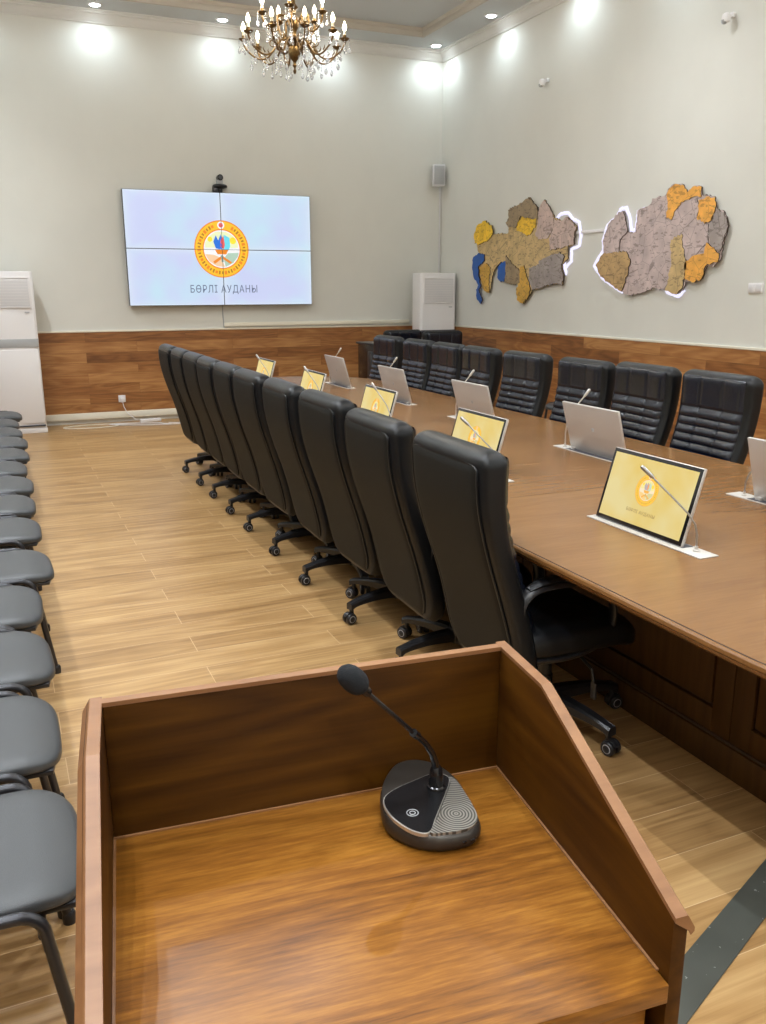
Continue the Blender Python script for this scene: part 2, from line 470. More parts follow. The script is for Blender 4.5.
MAPR = {'base': [(7.63, 1.831), (7.513, 1.943), (7.54, 2.058), (7.476, 2.206), (7.374, 2.255), (7.32, 2.325), (7.246, 2.328), (7.167, 2.132), (7.051, 2.126), (7.044, 2.322), (6.868, 2.36), (6.846, 2.411), (6.663, 2.428), (6.643, 2.477), (6.571, 2.512), (6.444, 2.491), (6.387, 2.428), (6.296, 2.468), (6.212, 2.451), (6.204, 2.387), (6.051, 2.357), (6.016, 2.259), (5.922, 2.22), (5.864, 2.107), (5.896, 2.014), (5.906, 1.919), (5.918, 1.839), (6.0, 1.776), (6.071, 1.786), (6.116, 1.679), (6.22, 1.647), (6.319, 1.656), (6.347, 1.579), (6.432, 1.544), (6.566, 1.578), (6.729, 1.605), (6.89, 1.56), (7.089, 1.531), (7.212, 1.568), (7.538, 1.713)], 'ot': [(6.65, 2.427), (6.617, 2.475), (6.545, 2.509), (6.43, 2.481), (6.386, 2.42), (6.296, 2.468), (6.212, 2.451), (6.202, 2.37), (6.332, 2.374), (6.451, 2.343), (6.519, 2.282), (6.56, 2.2), (6.627, 2.222), (6.626, 2.324)], 'or': [(6.233, 2.341), (6.143, 2.365), (6.038, 2.348), (6.027, 2.26), (6.049, 2.166), (6.138, 2.14), (6.239, 2.195), (6.225, 2.275)], 'gr': [(6.015, 2.251), (5.922, 2.22), (5.859, 2.106), (5.896, 2.014), (5.926, 1.903), (6.032, 1.94), (6.083, 2.072), (6.07, 2.151)], 'pm': [(6.515, 2.248), (6.425, 2.332), (6.259, 2.359), (6.225, 2.275), (6.239, 2.195), (6.091, 2.137), (6.073, 1.99), (6.225, 1.881), (6.341, 1.834), (6.384, 1.988), (6.518, 2.062), (6.567, 2.15)], 'ts': [(6.54, 2.029), (6.406, 2.073), (6.345, 1.868), (6.31, 1.783), (6.35, 1.596), (6.432, 1.544), (6.566, 1.578), (6.512, 1.787)], 'ose': [(6.339, 1.817), (6.225, 1.881), (6.108, 1.894), (6.095, 1.983), (5.998, 1.938), (5.935, 1.888), (5.938, 1.823), (6.072, 1.794), (6.116, 1.679), (6.22, 1.647), (6.322, 1.681)], 'tl': [(7.63, 1.831), (7.513, 1.943), (7.163, 1.949), (7.096, 1.874), (7.112, 1.745), (7.197, 1.568), (7.538, 1.713)], 'pl': [(7.513, 1.943), (7.54, 2.058), (7.476, 2.206), (7.32, 2.325), (7.246, 2.328), (7.167, 2.132), (7.264, 2.064), (7.28, 1.935)], 'led1': [(7.212, 1.562), (7.536, 1.694), (7.695, 1.823), (7.548, 1.983), (7.573, 2.069), (7.508, 2.217), (7.362, 2.291), (7.323, 2.352), (7.235, 2.364), (7.164, 2.241), (7.139, 2.14), (7.067, 2.145), (7.057, 2.314), (6.975, 2.334)], 'led2': [(6.731, 1.623), (6.609, 1.614), (6.564, 1.561), (6.417, 1.527), (6.347, 1.579)]}
# ================================================================== THE SETTING
def struct(name, mb, mats, sharp=35):
    o = mb.build(name, mats, None, sharp)
    o['kind'] = 'structure'
    return o
T = 0.15
m = MB(); m.box(((XL + XR) / 2, (YF + YB) / 2, -0.05), (XR - XL + 2 * T, YB - YF + 2 * T, 0.1)); struct('floor', m, M['floor'])
m = MB(); m.box(((XL + XR) / 2, YB + T / 2, 2.5), (XR - XL + 2 * T, T, 5.0)); struct('wall_back', m, M['wall'])
m = MB(); m.box(((XL + XR) / 2, YF - T / 2, 2.5), (XR - XL + 2 * T, T, 5.0)); struct('wall_front', m, M['wall'])
m = MB(); m.box((XR + T / 2, (YF + YB) / 2, 2.5), (T, YB - YF, 5.0)); struct('wall_right', m, M['wall'])
m = MB(); m.box((XL - T / 2, (YF + YB) / 2, 2.5), (T, YB - YF, 5.0)); struct('wall_left', m, M['wall'])
# ceiling: outer band with the raised tray
TX0, TX1, TY0, TY1 = -0.15, 5.20, -2.4, 10.60
ZT = 4.69
m = MB()
def slab(mm, x0, x1, y0, y1, z0, z1): mm.box(((x0 + x1) / 2, (y0 + y1) / 2, (z0 + z1) / 2), (x1 - x0, y1 - y0, z1 - z0))
slab(m, XL, TX0, YF, YB, ZC, ZC + 0.3); slab(m, TX1, XR, YF, YB, ZC, ZC + 0.3)
slab(m, TX0, TX1, YF, TY0, ZC, ZC + 0.3); slab(m, TX0, TX1, TY1, YB, ZC, ZC + 0.3)
slab(m, TX0, TX1, TY0, TY1, ZT, ZT + 0.12)
struct('ceiling', m, M['ceil'])
# crown moulding: stepped cove around the room
def ring(mm, x0, x1, y0, y1, prof):
    """prof: list of (inset, z) ; rectangular sweep"""
    vs = []
    for (d, z) in prof:
        vs += [(x0 + d, y0 + d, z), (x1 - d, y0 + d, z), (x1 - d, y1 - d, z), (x0 + d, y1 - d, z)]
    fs = []
    n = len(prof)
    for i in range(n - 1):
        for k in range(4):
            l = (k + 1) % 4
            fs.append([i * 4 + k, i * 4 + l, (i + 1) * 4 + l, (i + 1) * 4 + k])
    mm.add(vs, fs)
m = MB()
ring(m, XL, XR, YF, YB, [(0.001, 4.485), (0.018, 4.485), (0.022, 4.50), (0.030, 4.505), (0.040, 4.53), (0.062, 4.565), (0.078, 4.575), (0.080, 4.592), (0.096, 4.596), (0.098, ZC)])
struct('trim_1', m, M['crown'], 60)
# tray edge moulding
m = MB()
ring(m, TX0, TX1, TY0, TY1, [(-0.035, ZC), (-0.032, ZC - 0.010), (-0.022, ZC - 0.018), (-0.008, ZC - 0.018), (-0.002, ZC - 0.012), (0.0, ZC), (0.005, ZC + 0.015), (0.005, ZT - 0.035), (0.012, ZT - 0.03), (0.02, ZT - 0.015), (0.028, ZT - 0.001)])
struct('trim_2', m, M['tan'], 60)
# wainscot panels
def wains(name, c, d, mat):
    m = MB(); m.box(c, d); return struct(name, m, mat)
wains('trim_3', ((XL + XR) / 2, YB - 0.008, (0.13 + ZW) / 2), (XR - XL - 0.001, 0.016, ZW - 0.13), M['wains_x'])
wains('trim_4', (XR - 0.008, (YF + YB - 0.017) / 2, (0.1 + ZW) / 2), (0.016, YB - YF - 0.018, ZW - 0.1), M['wains_y'])
wains('trim_5', (XL + 0.008, (YF + YB - 0.017) / 2, (0.1 + ZW) / 2), (0.016, YB - YF - 0.018, ZW - 0.1), M['wains_y'])
# cap rail on the wainscot
m = MB()
m.box(((XL + XR) / 2, YB - 0.011, ZW + 0.008), (XR - XL - 0.002, 0.022, 0.022), 0.003)
m.box((XR - 0.011, (YF + YB) / 2, ZW + 0.008), (0.022, YB - YF - 0.05, 0.022), 0.003)
m.box((XL + 0.011, (YF + YB) / 2, ZW + 0.008), (0.022, YB - YF - 0.05, 0.022), 0.003)
struct('trim_6', m, M['cream'])
# white skirting
m = MB(); m.box(((XL + XR) / 2, YB - 0.02, 0.09), (XR - XL - 0.002, 0.038, 0.08), 0.004)
struct('baseboard_back', m, M['cream'])
m = MB(); m.box((XR - 0.012, (YF + YB) / 2, 0.05), (0.022, YB - YF - 0.1, 0.1), 0.004)
struct('baseboard_right', m, M['cream'])
m = MB(); m.box((XL + 0.012, (YF + YB) / 2, 0.05), (0.022, YB - YF - 0.1, 0.1), 0.004)
struct('baseboard_left', m, M['cream'])

# ------------------------------------------------------------------ recessed spots
def make_spot(W_=None, cone=166):
    W_ = W_ or SPOT_W
    t = thing('ceiling_spotlight', 'x', 'ceiling light')
    m = MB(); m.lathe([(0.056, -0.001), (0.058, -0.008), (0.070, -0.008), (0.078, -0.003), (0.078, 0.0)], 28); m.build('trim_ring', M['white'], t)
    m = MB(); m.lathe([(0.056, -0.006), (0.050, -0.012), (0.025, -0.018), (0.001, -0.020)], 24); m.build('lens', M['lamp'], t)
    ld = bpy.data.lights.new('spot_light', 'SPOT')
    ld.energy = W_; ld.color = WALL_COL if cone > 150 else SPOT_COL; ld.spot_size = radians(cone); ld.spot_blend = 1.0; ld.shadow_soft_size = 0.03
    lo = bpy.data.objects.new('spot_beam', ld); COL.objects.link(lo); lo.parent = t; lo.location = (0, 0, -0.045)
    return t
spots = []
sx = [-0.42, 0.0, 1.374, 2.786, 4.17, 5.553]
names = {0: 'in the far left ceiling corner', 1.374: 'over the left part of the screen wall', 2.786: 'above the video wall behind the chandelier', 4.17: 'between chandelier and far right ceiling corner', 5.553: 'in the far right ceiling corner'}
for x in (-0.02, 1.374, 2.786, 4.17, 5.553):
    k = min(names, key=lambda q: abs(q - x))
    spots.append((x, 10.93, 'glowing recessed ceiling spot ' + names[k], 'spots of the visible ceiling band'))
ys = [9.56, 8.10, 6.64, 5.18, 3.72, 2.26, 0.8, -0.66, -2.1]
for i, y in enumerate(ys):
    lab = ('glowing recessed ceiling spot second from the far right corner along the map wall' if i == 0 else
           'recessed ceiling spot above the map wall, number %d counted from the far corner' % (i + 2))
    spots.append((5.553, y, lab, 'spots of the map wall side'))
for i, y in enumerate(ys):
    spots.append((-0.42, y, 'recessed ceiling spot above the stackable chairs, number %d counted from the screen wall' % (i + 1), 'spots of the waiting chair side'))
for i, x in enumerate((0.6, 2.5, 4.4)):
    spots.append((x, -2.75, 'recessed ceiling spot behind the lectern, %s one' % ('left', 'middle', 'right')[i], 'spots at the near end'))
nk = 0
for y in (6.3, 3.6, 0.9):  # fill lamps added out of view to brighten the floor and room
    for x in (0.9, 4.3):
        nk += 1
        spots.append((x, y, 'added unseen downlight in the raised ceiling on the %s side, %s pair from the screen' % ('aisle' if x < 2 else 'map', ('first', 'second', 'third')[(nk - 1) // 2]), 'added fill downlights of the raised ceiling'))
sp0 = make_spot(); sp1 = make_spot(AISLE_W, 142); used = set()
for i, (x, y, lab, g) in enumerate(spots):
    src = sp1 if (x < -0.1 or y < 0 or 'raised' in lab) else sp0
    o = src if src.name not in used else copy_tree(src)
    used.add(src.name)
    o.location = (x, y, (ZT if 'raised' in lab else ZC) - 0.0005)
    tag(o, lab, 'ceiling light', g)

# ================================================================== CONFERENCE TABLE
TCX, THW = 2.45, 0.90
def table_outline(inset=0.0, n=40):
    pts = []
    hw = THW - inset
    y1, ry1 = 7.5, 0.92 - inset
    y0, ry0 = 1.5, 0.92 - inset
    e = 2.4
    for i in range(n + 1):
        a = pi * i / n
        c, s_ = cos(a), sin(a)
        pts.append((TCX + hw * (abs(c) ** (2 / e)) * (1 if c > 0 else -1), y1 + ry1 * s_ ** (2 / e)))
    for i in range(n + 1):
        a = pi + pi * i / n
        c, s_ = cos(a), sin(a)
        pts.append((TCX + hw * (abs(c) ** (2 / e)) * (1 if c > 0 else -1), y0 - ry0 * abs(s_) ** (2 / e)))
    out = []
    for p in pts:
        if not out or (Vector(p) - Vector(out[-1])).length > 1e-4: out.append(p)
    return out
tb = thing('conference_table', 'long brown wooden conference table with rounded ends and panelled base', 'table', (0, 0, 0))
def loft(mm, rings_, cap_top=True, cap_bot=True, mats=None):
    n = len(rings_[0])
    vs = [v for r in rings_ for v in r]
    for i in range(len(rings_) - 1):
        pass
    bv = [mm.bm.verts.new(v) for v in vs]
    for i in range(len(rings_) - 1):
        for k in range(n):
            l = (k + 1) % n
            f = mm.bm.faces.new([bv[i * n + k], bv[i * n + l], bv[(i + 1) * n + l], bv[(i + 1) * n + k]])
            f.material_index = mats[i] if mats else 0
            f.smooth = True
    if cap_top: mm.bm.faces.new(bv[:n])
    if cap_bot: mm.bm.faces.new(bv[(len(rings_) - 1) * n:][::-1])
m = MB()
prof = [(0.016, 0.750), (0.0145, 0.7475), (0.011, 0.7475), (0.010, 0.750), (0.004, 0.7495), (0.0, 0.745), (0.0, 0.735), (0.006, 0.728), (0.010, 0.726), (0.014, 0.718), (0.028, 0.706), (0.040, 0.702), (0.30, 0.702)]
rr = []
for (d, z) in prof:
    rr.append([Vector((x, y, z)) for (x, y) in table_outline(d)])
loft(m, rr, mats=[1, 1, 0, 0, 0, 0, 0, 1, 0, 0, 0, 0])
m.build('tabletop', [M['table'], M['table_g']], tb, 30)
# seams between the top sections
for y in (0.95, 3.03, 5.1, 7.2):
    m = MB(); m.box((TCX, y, 0.7502), (2 * THW - 0.06, 0.0018, 0.0006)); m.build('top_seam', M['table_d'], tb)
# base: plinth, base panels, carcass
bx0, bx1, by0, by1 = 2.125, 2.775, 0.98, 7.95
m = MB()
m.box(((bx0 + bx1) / 2, (by0 + by1) / 2, 0.055), (bx1 - bx0 + 0.03, by1 - by0 + 0.03, 0.11), 0.004)
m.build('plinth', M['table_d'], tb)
m = MB()
m.box(((bx0 + bx1) / 2, (by0 + by1) / 2, 0.115), (bx1 - bx0 + 0.012, by1 - by0 + 0.012, 0.012), 0.004)
m.build('plinth_groove', M['table_g'], tb)
m = MB()
m.box(((bx0 + bx1) / 2, (by0 + by1) / 2, 0.41), (bx1 - bx0 - 0.04, by1 - by0 - 0.04, 0.585))
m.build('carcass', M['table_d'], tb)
def base_panel(side, y0, y1):
    x = bx0 if side < 0 else bx1
    m = MB()
    z0, z1 = 0.12, 0.70
    fw = 0.085
    cx = x - side * 0.010
    def bb(ya, yb, za, zb, dx=0.0, th=0.020, mat=0, bev=0.002):
        m.box((cx + side * dx, (ya + yb) / 2, (za + zb) / 2), (th, yb - ya, zb - za), bev, mat=mat)
    bb(y0 + .002, y0 + fw, z0, z1); bb(y1 - fw, y1 - .002, z0, z1)
    bb(y0 + fw, y1 - fw, z0, z0 + fw); bb(y0 + fw, y1 - fw, z1 - fw, z1)
    # dark rebate then a raised field with its moulding
    bb(y0 + fw, y1 - fw, z0 + fw, z1 - fw, -0.007, 0.006, 1)
    bb(y0 + fw + .012, y1 - fw - .012, z0 + fw + .012, z1 - fw - .012, 0.0, 0.016, 0, 0.005)
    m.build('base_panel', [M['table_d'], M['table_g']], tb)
edges = [1.0, 1.95, 3.15, 4.35, 5.55, 6.75, 7.93]
for a_, b_ in zip(edges[:-1], edges[1:]):
    base_panel(-1, a_, b_); base_panel(1, a_, b_)

# ================================================================== CONFERENCE CHAIRS  (faces +x, origin on the floor under the seat)
REAR = [(-0.265, 0.27), (-0.295, 0.42), (-0.325, 0.55), (-0.36, 0.66), (-0.405, 0.79), (-0.432, 0.90), (-0.442, 1.0), (-0.440, 1.13)]
def rear_x(z):
    if z <= REAR[0][1]: return REAR[0][0]
    for (xa, za), (xb, zb) in zip(REAR[:-1], REAR[1:]):
        if z <= zb:
            t_ = (z - za) / (zb - za)
            return xa + (xb - xa) * t_
    return REAR[-1][0]
def smooth_rx(z):
    return sum(rear_x(z + d) for d in (-0.06, -0.03, 0, 0.03, 0.06)) / 5
def ribs(y, z):
    """depth pattern of the quilted front: three columns, horizontal channels below the head panel"""
    d = 0.0
    for ys_ in (-0.085, 0.085):
        d -= 0.008 * math.exp(-((y - ys_) / 0.008) ** 2)
    if 0.45 < z < 0.93:
        ph = (z - 0.45) / 0.0436
        d += 0.011 * (abs(sin(pi * ph)) ** 0.7) - 0.004
    d -= 0.008 * math.exp(-((z - 0.94) / 0.007) ** 2)
    return d
def make_conf_chair(name):
    t = thing(name, 'x', 'chair')
    # backrest shell (side gusset and body)
    Z0, Z1 = 0.27, 1.13
    def prof_w(v):
        # half width along height
        z = Z0 + (Z1 - Z0) * v
        w_ = 0.264 - 0.006 * math.exp(-((z - 0.62) / 0.12) ** 2) + 0.004 * v
        if z < 0.42: w_ -= 0.07 * ((0.42 - z) / 0.15) ** 2
        top = max(0.0, (z - (Z1 - 0.055)) / 0.055)
        return w_ - 0.06 * (1 - math.sqrt(max(0.0, 1 - min(1, top) ** 2)))
    def thick(v):
        z = Z0 + (Z1 - Z0) * v
        th = 0.048 + 0.012 * max(0, (z - 0.85) / 0.28)
        top = max(0.0, (z - (Z1 - 0.045)) / 0.045)
        bot = max(0.0, (Z0 + 0.03 - z) / 0.03)
        return max(0.002, th * math.sqrt(max(0.0, 1 - min(1, top) ** 2)) * math.sqrt(max(0.02, 1 - bot ** 2)))
    def vmap(v):
        # more rows near the ends
        return 0.5 - 0.5 * cos(pi * v) if False else v
    NV = 72
    vs_ = [i / 60 * 0.93 for i in range(61)] + [0.93 + 0.07 * sin(pi / 2 * i / 10) for i in range(1, 11)]
    def body(u, vi):
        v = vs_[int(round(vi * (len(vs_) - 1)))]
        z = Z0 + (Z1 - Z0) * v
        a = 2 * pi * u
        c, s_ = cos(a), sin(a)
        e = 0.30
        yy = prof_w(v) * (abs(c) ** e) * (1 if c >= 0 else -1)
        th = thick(v)
        xx = th * (abs(s_) ** 0.45) * (1 if s_ >= 0 else -1)
        cx = smooth_rx(z) + 0.05
        return Vector((cx + xx, yy, z))
    m = MB(); m.grid(body, 64, len(vs_), closed_u=True, cap0=True, cap1=True)
    m.build('backrest_shell', M['leather'], t, 50)
    # quilted front cushion
    def front(u, v):
        y = (u * 2 - 1)
        hw = 0.232
        z = 0.40 + (1.105 - 0.40) * v
        sq = (max(0.0, 1 - abs(y) ** 8)) ** 0.5 * (max(0.0, 1 - abs(v * 2 - 1) ** 22)) ** 0.5
        Y = y * hw
        wing = 0.016 * abs(y) ** 2.0
        return Vector((smooth_rx(z) + 0.05 + 0.044 + 0.010 * max(0, (z - 0.85) / 0.25) + (0.014 + wing + ribs(Y, z)) * sq, Y, z))
    m = MB(); m.grid(front, 49, 130); m.build('backrest_cushion', M['quilt'], t, 70)
    # rear panel with piping
    def rear(u, v):
        y = (u * 2 - 1)
        z = 0.30 + (1.085 - 0.30) * v
        hw = prof_w((z - Z0) / (Z1 - Z0)) - 0.038
        sq = (max(0.0, 1 - abs(y) ** 10)) ** 0.4 * (max(0.0, 1 - abs(v * 2 - 1) ** 30)) ** 0.4
        return Vector((smooth_rx(z) + 0.05 - 0.046 - 0.009 * sq - 0.011 * max(0, (z - 0.85) / 0.28) * 1.0, y * hw, z))
    m = MB(); m.grid(rear, 33, 48); m.build('rear_panel', M['fabric'], t, 70)
    m = MB()
    pts = []
    for i in range(60):
        a = i / 59
        # up one side, over the top, down the other
        if a < 0.4:
            z = 0.32 + (1.05 - 0.32) * a / 0.4; sgn = -1; yy = prof_w((z - Z0) / (Z1 - Z0)) - 0.034
            pts.append((smooth_rx(z) + 0.0035 - 0.011 * max(0, (z - 0.85) / 0.28), -yy, z))
        elif a > 0.6:
            z = 1.05 - (1.05 - 0.32) * (a - 0.6) / 0.4; yy = prof_w((z - Z0) / (Z1 - Z0)) - 0.034
            pts.append((smooth_rx(z) + 0.0035 - 0.011 * max(0, (z - 0.85) / 0.28), yy, z))
        else:
            b = (a - 0.4) / 0.2 * pi
            hw = prof_w(0.9) - 0.034
            pts.append((smooth_rx(1.05) - 0.004, -hw * (abs(cos(b)) ** 0.25) * (1 if cos(b) > 0 else -1), 1.05 + 0.035 * sin(b) ** 0.5 if sin(b) > 0 else 1.05))
    m.tube(pts, 0.004, 6, up=(1, 0, 0)); m.build('piping', M['leather'], t)
    # seat
    def seat(u, v):
        a = 2 * pi * u
        ph = pi * (v - 0.5)
        e = 0.35
        c, s_ = cos(a), sin(a); cp, sp_ = cos(ph), sin(ph)
        cpe = abs(cp) ** 0.35
        X = 0.265 * abs(c) ** e * (1 if c > 0 else -1) * cpe
        Y = 0.265 * abs(s_) ** e * (1 if s_ > 0 else -1) * cpe
        Z = 0.065 * abs(sp_) ** 0.7 * (1 if sp_ > 0 else -1)
        if X > 0.15: Z -= 0.9 * (X - 0.15) ** 1.4
        if Z > 0:
            Z += -0.012 * math.exp(-((Y - 0.09) / 0.007) ** 2) * (1 if abs(X) < .22 else 0) - 0.012 * math.exp(-((Y + 0.09) / 0.007) ** 2) * (1 if abs(X) < .22 else 0)
            Z += -0.010 * math.exp(-((X - 0.10) / 0.007) ** 2)
        return Vector((X - 0.02, Y, 0.435 + Z))
    m = MB(); m.grid(seat, 72, 36, closed_u=True, cap0=True, cap1=True); m.build('seat', M['leather'], t, 70)
    # armrests: closed loop each side
    for sd in (-1, 1):
        base = [(-0.255, 0.44), (-0.285, 0.54), (-0.28, 0.61), (-0.24, 0.650), (-0.18, 0.662), (-0.06, 0.662), (0.02, 0.645), (0.075, 0.60), (0.10, 0.53), (0.09, 0.46), (0.04, 0.41), (-0.06, 0.385), (-0.17, 0.385), (-0.26, 0.40)]
        # smooth the loop
        P_ = []
        n = len(base)
        for i in range(n):
            p0, p1, p2, p3 = [Vector(base[(i + q) % n]) for q in (-1, 0, 1, 2)]
            for k in range(4):
                s_ = k / 4
                P_.append(0.5 * ((2 * p1) + (p2 - p0) * s_ + (2 * p0 - 5 * p1 + 4 * p2 - p3) * s_ ** 2 + (3 * p1 - p0 - 3 * p2 + p3) * s_ ** 3))
        m = MB()
        pts = [(p[0], sd * (0.230 + 0.008 * max(0, (p[1] - 0.42)) / 0.24), p[1]) for p in P_]
        m.tube([(q_[0] + 0.012, q_[1], q_[2] - 0.008) for q_ in pts], 0.026, 10, closed=True, ry=0.014, up=(0, 0, 1))
        arm = m.build('armrest', M['plast'], t, 60)
        m = MB()
        pp = [(-0.255, 0.655), (-0.215, 0.672), (-0.14, 0.680), (-0.04, 0.679), (0.025, 0.664), (0.055, 0.645)]
        m.tube([(a_ + 0.012, sd * 0.237, b_ - 0.006) for a_, b_ in pp], [0.016, 0.026, 0.030, 0.030, 0.026, 0.016], 12, ry=[0.006, 0.011, 0.013, 0.013, 0.011, 0.006], up=(0, 0, 1))
        m.build('arm_pad', M['leather'], arm, 60)
    # mechanism, lever, column
    m = MB(); m.box((-0.02, 0, 0.352), (0.30, 0.17, 0.05), 0.012); m.box((-0.02, 0, 0.335), (0.12, 0.10, 0.05), 0.01)
    m.tube([(-0.16, 0, 0.34), (-0.235, 0, 0.335), (-0.25, 0, 0.38)], 0.035, 10, ry=0.012, up=(0, 1, 0))
    m.build('tilt_mechanism', M['plast'], t)
    m = MB(); m.tube([(0.02, -0.06, 0.345), (0.03, -0.17, 0.335), (0.035, -0.235, 0.31), (0.035, -0.25, 0.26)], 0.006, 8)
    m.box((0.035, -0.252, 0.235), (0.012, 0.028, 0.065), 0.005); m.build('tilt_lever', M['plast'], t)
    m = MB(); m.lathe([(0.030, 0.10), (0.030, 0.20), (0.026, 0.205), (0.026, 0.27), (0.017, 0.272), (0.017, 0.335)], 20); m.build('gas_column', M['plast'], t)
    m = MB(); m.lathe([(0.045, 0.075), (0.055, 0.085), (0.055, 0.125), (0.045, 0.145), (0.034, 0.15)], 24); m.build('hub', M['plast'], t)
    # five star legs each with a twin wheel caster
    legs = []
    lm = MB()
    def legf(u, v):
        r = 0.03 + 0.29 * v
        hw = 0.030 - 0.008 * v
        top = 0.138 - 0.030 * v ** 1.6 + 0.006 * sin(pi * v)
        bot = 0.085 + 0.012 * sin(pi * v) - 0.012 * max(0, v - 0.9) * 10
        k = [(-1, 0), (-1, .75), (-.62, 1), (-.55, .96), (.55, .96), (.62, 1), (1, .75), (1, 0)]
        i = int(round(u * 8)) % 8
        y_, z_ = k[i]
        return Vector((r, y_ * hw, bot + (top - bot) * z_))
    lm.grid(legf, 8, 14, closed_u=True, cap0=True, cap1=True)
    l0 = lm.build('leg', M['plast'], t, 25)
    cm = MB()
    CX, CZ, CR = 0.318, 0.029, 0.028
    for s_ in (-1, 1):
        cm.lathe([(0.010, s_ * 0.006), (CR - 0.002, s_ * 0.006), (CR, s_ * 0.009), (CR, s_ * 0.022), (CR - 0.004, s_ * 0.026), (CR - 0.006, s_ * 0.026)], 22, c=(CX, 0, CZ), axis='Y')
        cm.lathe([(0.0175, s_ * 0.0262), (0.0165, s_ * 0.0272)], 22, c=(CX, 0, CZ), axis='Y', mat=1)
        cm.lathe([(0.0145, s_ * 0.0272), (0.0135, s_ * 0.0280)], 18, c=(CX, 0, CZ), axis='Y')
    # hood
    hood = [(CX + (CR + 0.004) * cos(a_), CZ + (CR + 0.004) * sin(a_)) for a_ in [radians(d) for d in range(20, 200, 15)]] + [(CX - 0.02, CZ + 0.0), (CX + 0.012, CZ + 0.008)]
    cm.prism(hood, 'Y', -0.010, 0.010, 0.002)
    cm.lathe([(0.011, 0.05), (0.011, 0.09)], 12, c=(0.306, 0, 0))
    c0 = cm.build('caster', [M['plast'], M['plast_g']], l0, 40)
    for k in range(5):
        if k == 0: l_ = l0
        else:
            l_ = l0.copy(); COL.objects.link(l_); c_ = c0.copy(); COL.objects.link(c_); c_.parent = l_
        l_.rotation_euler = (0, 0, radians(20) + k * 2 * pi / 5)
        l_.parent = t
        legs.append(l_)
    return t
def place_chair(proto, first, x, y, rz, label, group, spin=0.0, zs=1.0):
    o = proto if first else copy_tree(proto)
    o.location = (x, y, 0); o.rotation_euler = (0, 0, rz)
    o.scale = (1, 1, zs)
    tag(o, label, 'chair', group)
    for ch in o.children:
        if ch.name.startswith('leg'):
            ch.rotation_euler = (0, 0, ch.rotation_euler.z + spin)
    return o
conf = make_conf_chair('conference_chair')
ORD = ['nearest', 'second', 'third', 'fourth', 'fifth', 'sixth', 'seventh', 'eighth', 'ninth', 'tenth']
near = [(1.77, 2.52), (1.77, 3.185), (1.773, 3.81), (1.765, 4.42), (1.765, 5.06), (1.77, 5.62), (1.77, 6.15), (1.775, 6.67), (1.775, 7.19), (1.775, 7.76)]
spins = [-23, -25, -21, -26, -20, -28, -23, -30, -24, -28]
for i, (x, y) in enumerate(near):
    lab = ('black leather conference chair closest to the lectern, its armrest and caster in view' if i == 0 else
           'black conference chair seen from behind, farthest of the row towards the screen' if i == 9 else
           'black high-back conference chair seen from behind, %s in the row from the lectern' % ORD[i])
    place_chair(conf, i == 0, x, y, radians(random.uniform(-1.5, 1.5)), lab, 'conference chairs on the aisle side of the table', radians(spins[i]), 0.985 if i < 2 else 1.0)
far = [(3.155, 3.575), (3.15, 4.16), (3.15, 4.74), (3.15, 5.43), (3.15, 6.11), (3.15, 6.65), (3.16, 7.23), (3.17, 7.93)]
for i, (x, y) in enumerate(far):
    lab = ('large black quilted conference chair facing us, nearest in the row below the maps' if i == 0 else
           'quilted black chair at the far corner of the table beside the low black cabinet' if i == 7 else
           'quilted black conference chair across the table, %s from the right picture edge' % ORD[i])
    place_chair(conf, False, x, y, pi + radians(random.uniform(-2.5, 2.5)), lab, 'quilted conference chairs on the map side of the table', radians(40), 1.03 if i < 2 else 1.02)
place_chair(conf, False, 5.09, 9.36, -pi / 2, 'dark conference chair parked in front of the white cabinet air conditioner', 'spare chairs by the screen wall', 0, 0.97)
place_chair(conf, False, 4.90, 10.12, -pi / 2, 'dark conference chair parked left of the right air conditioner', 'spare chairs by the screen wall', 0, 0.955)

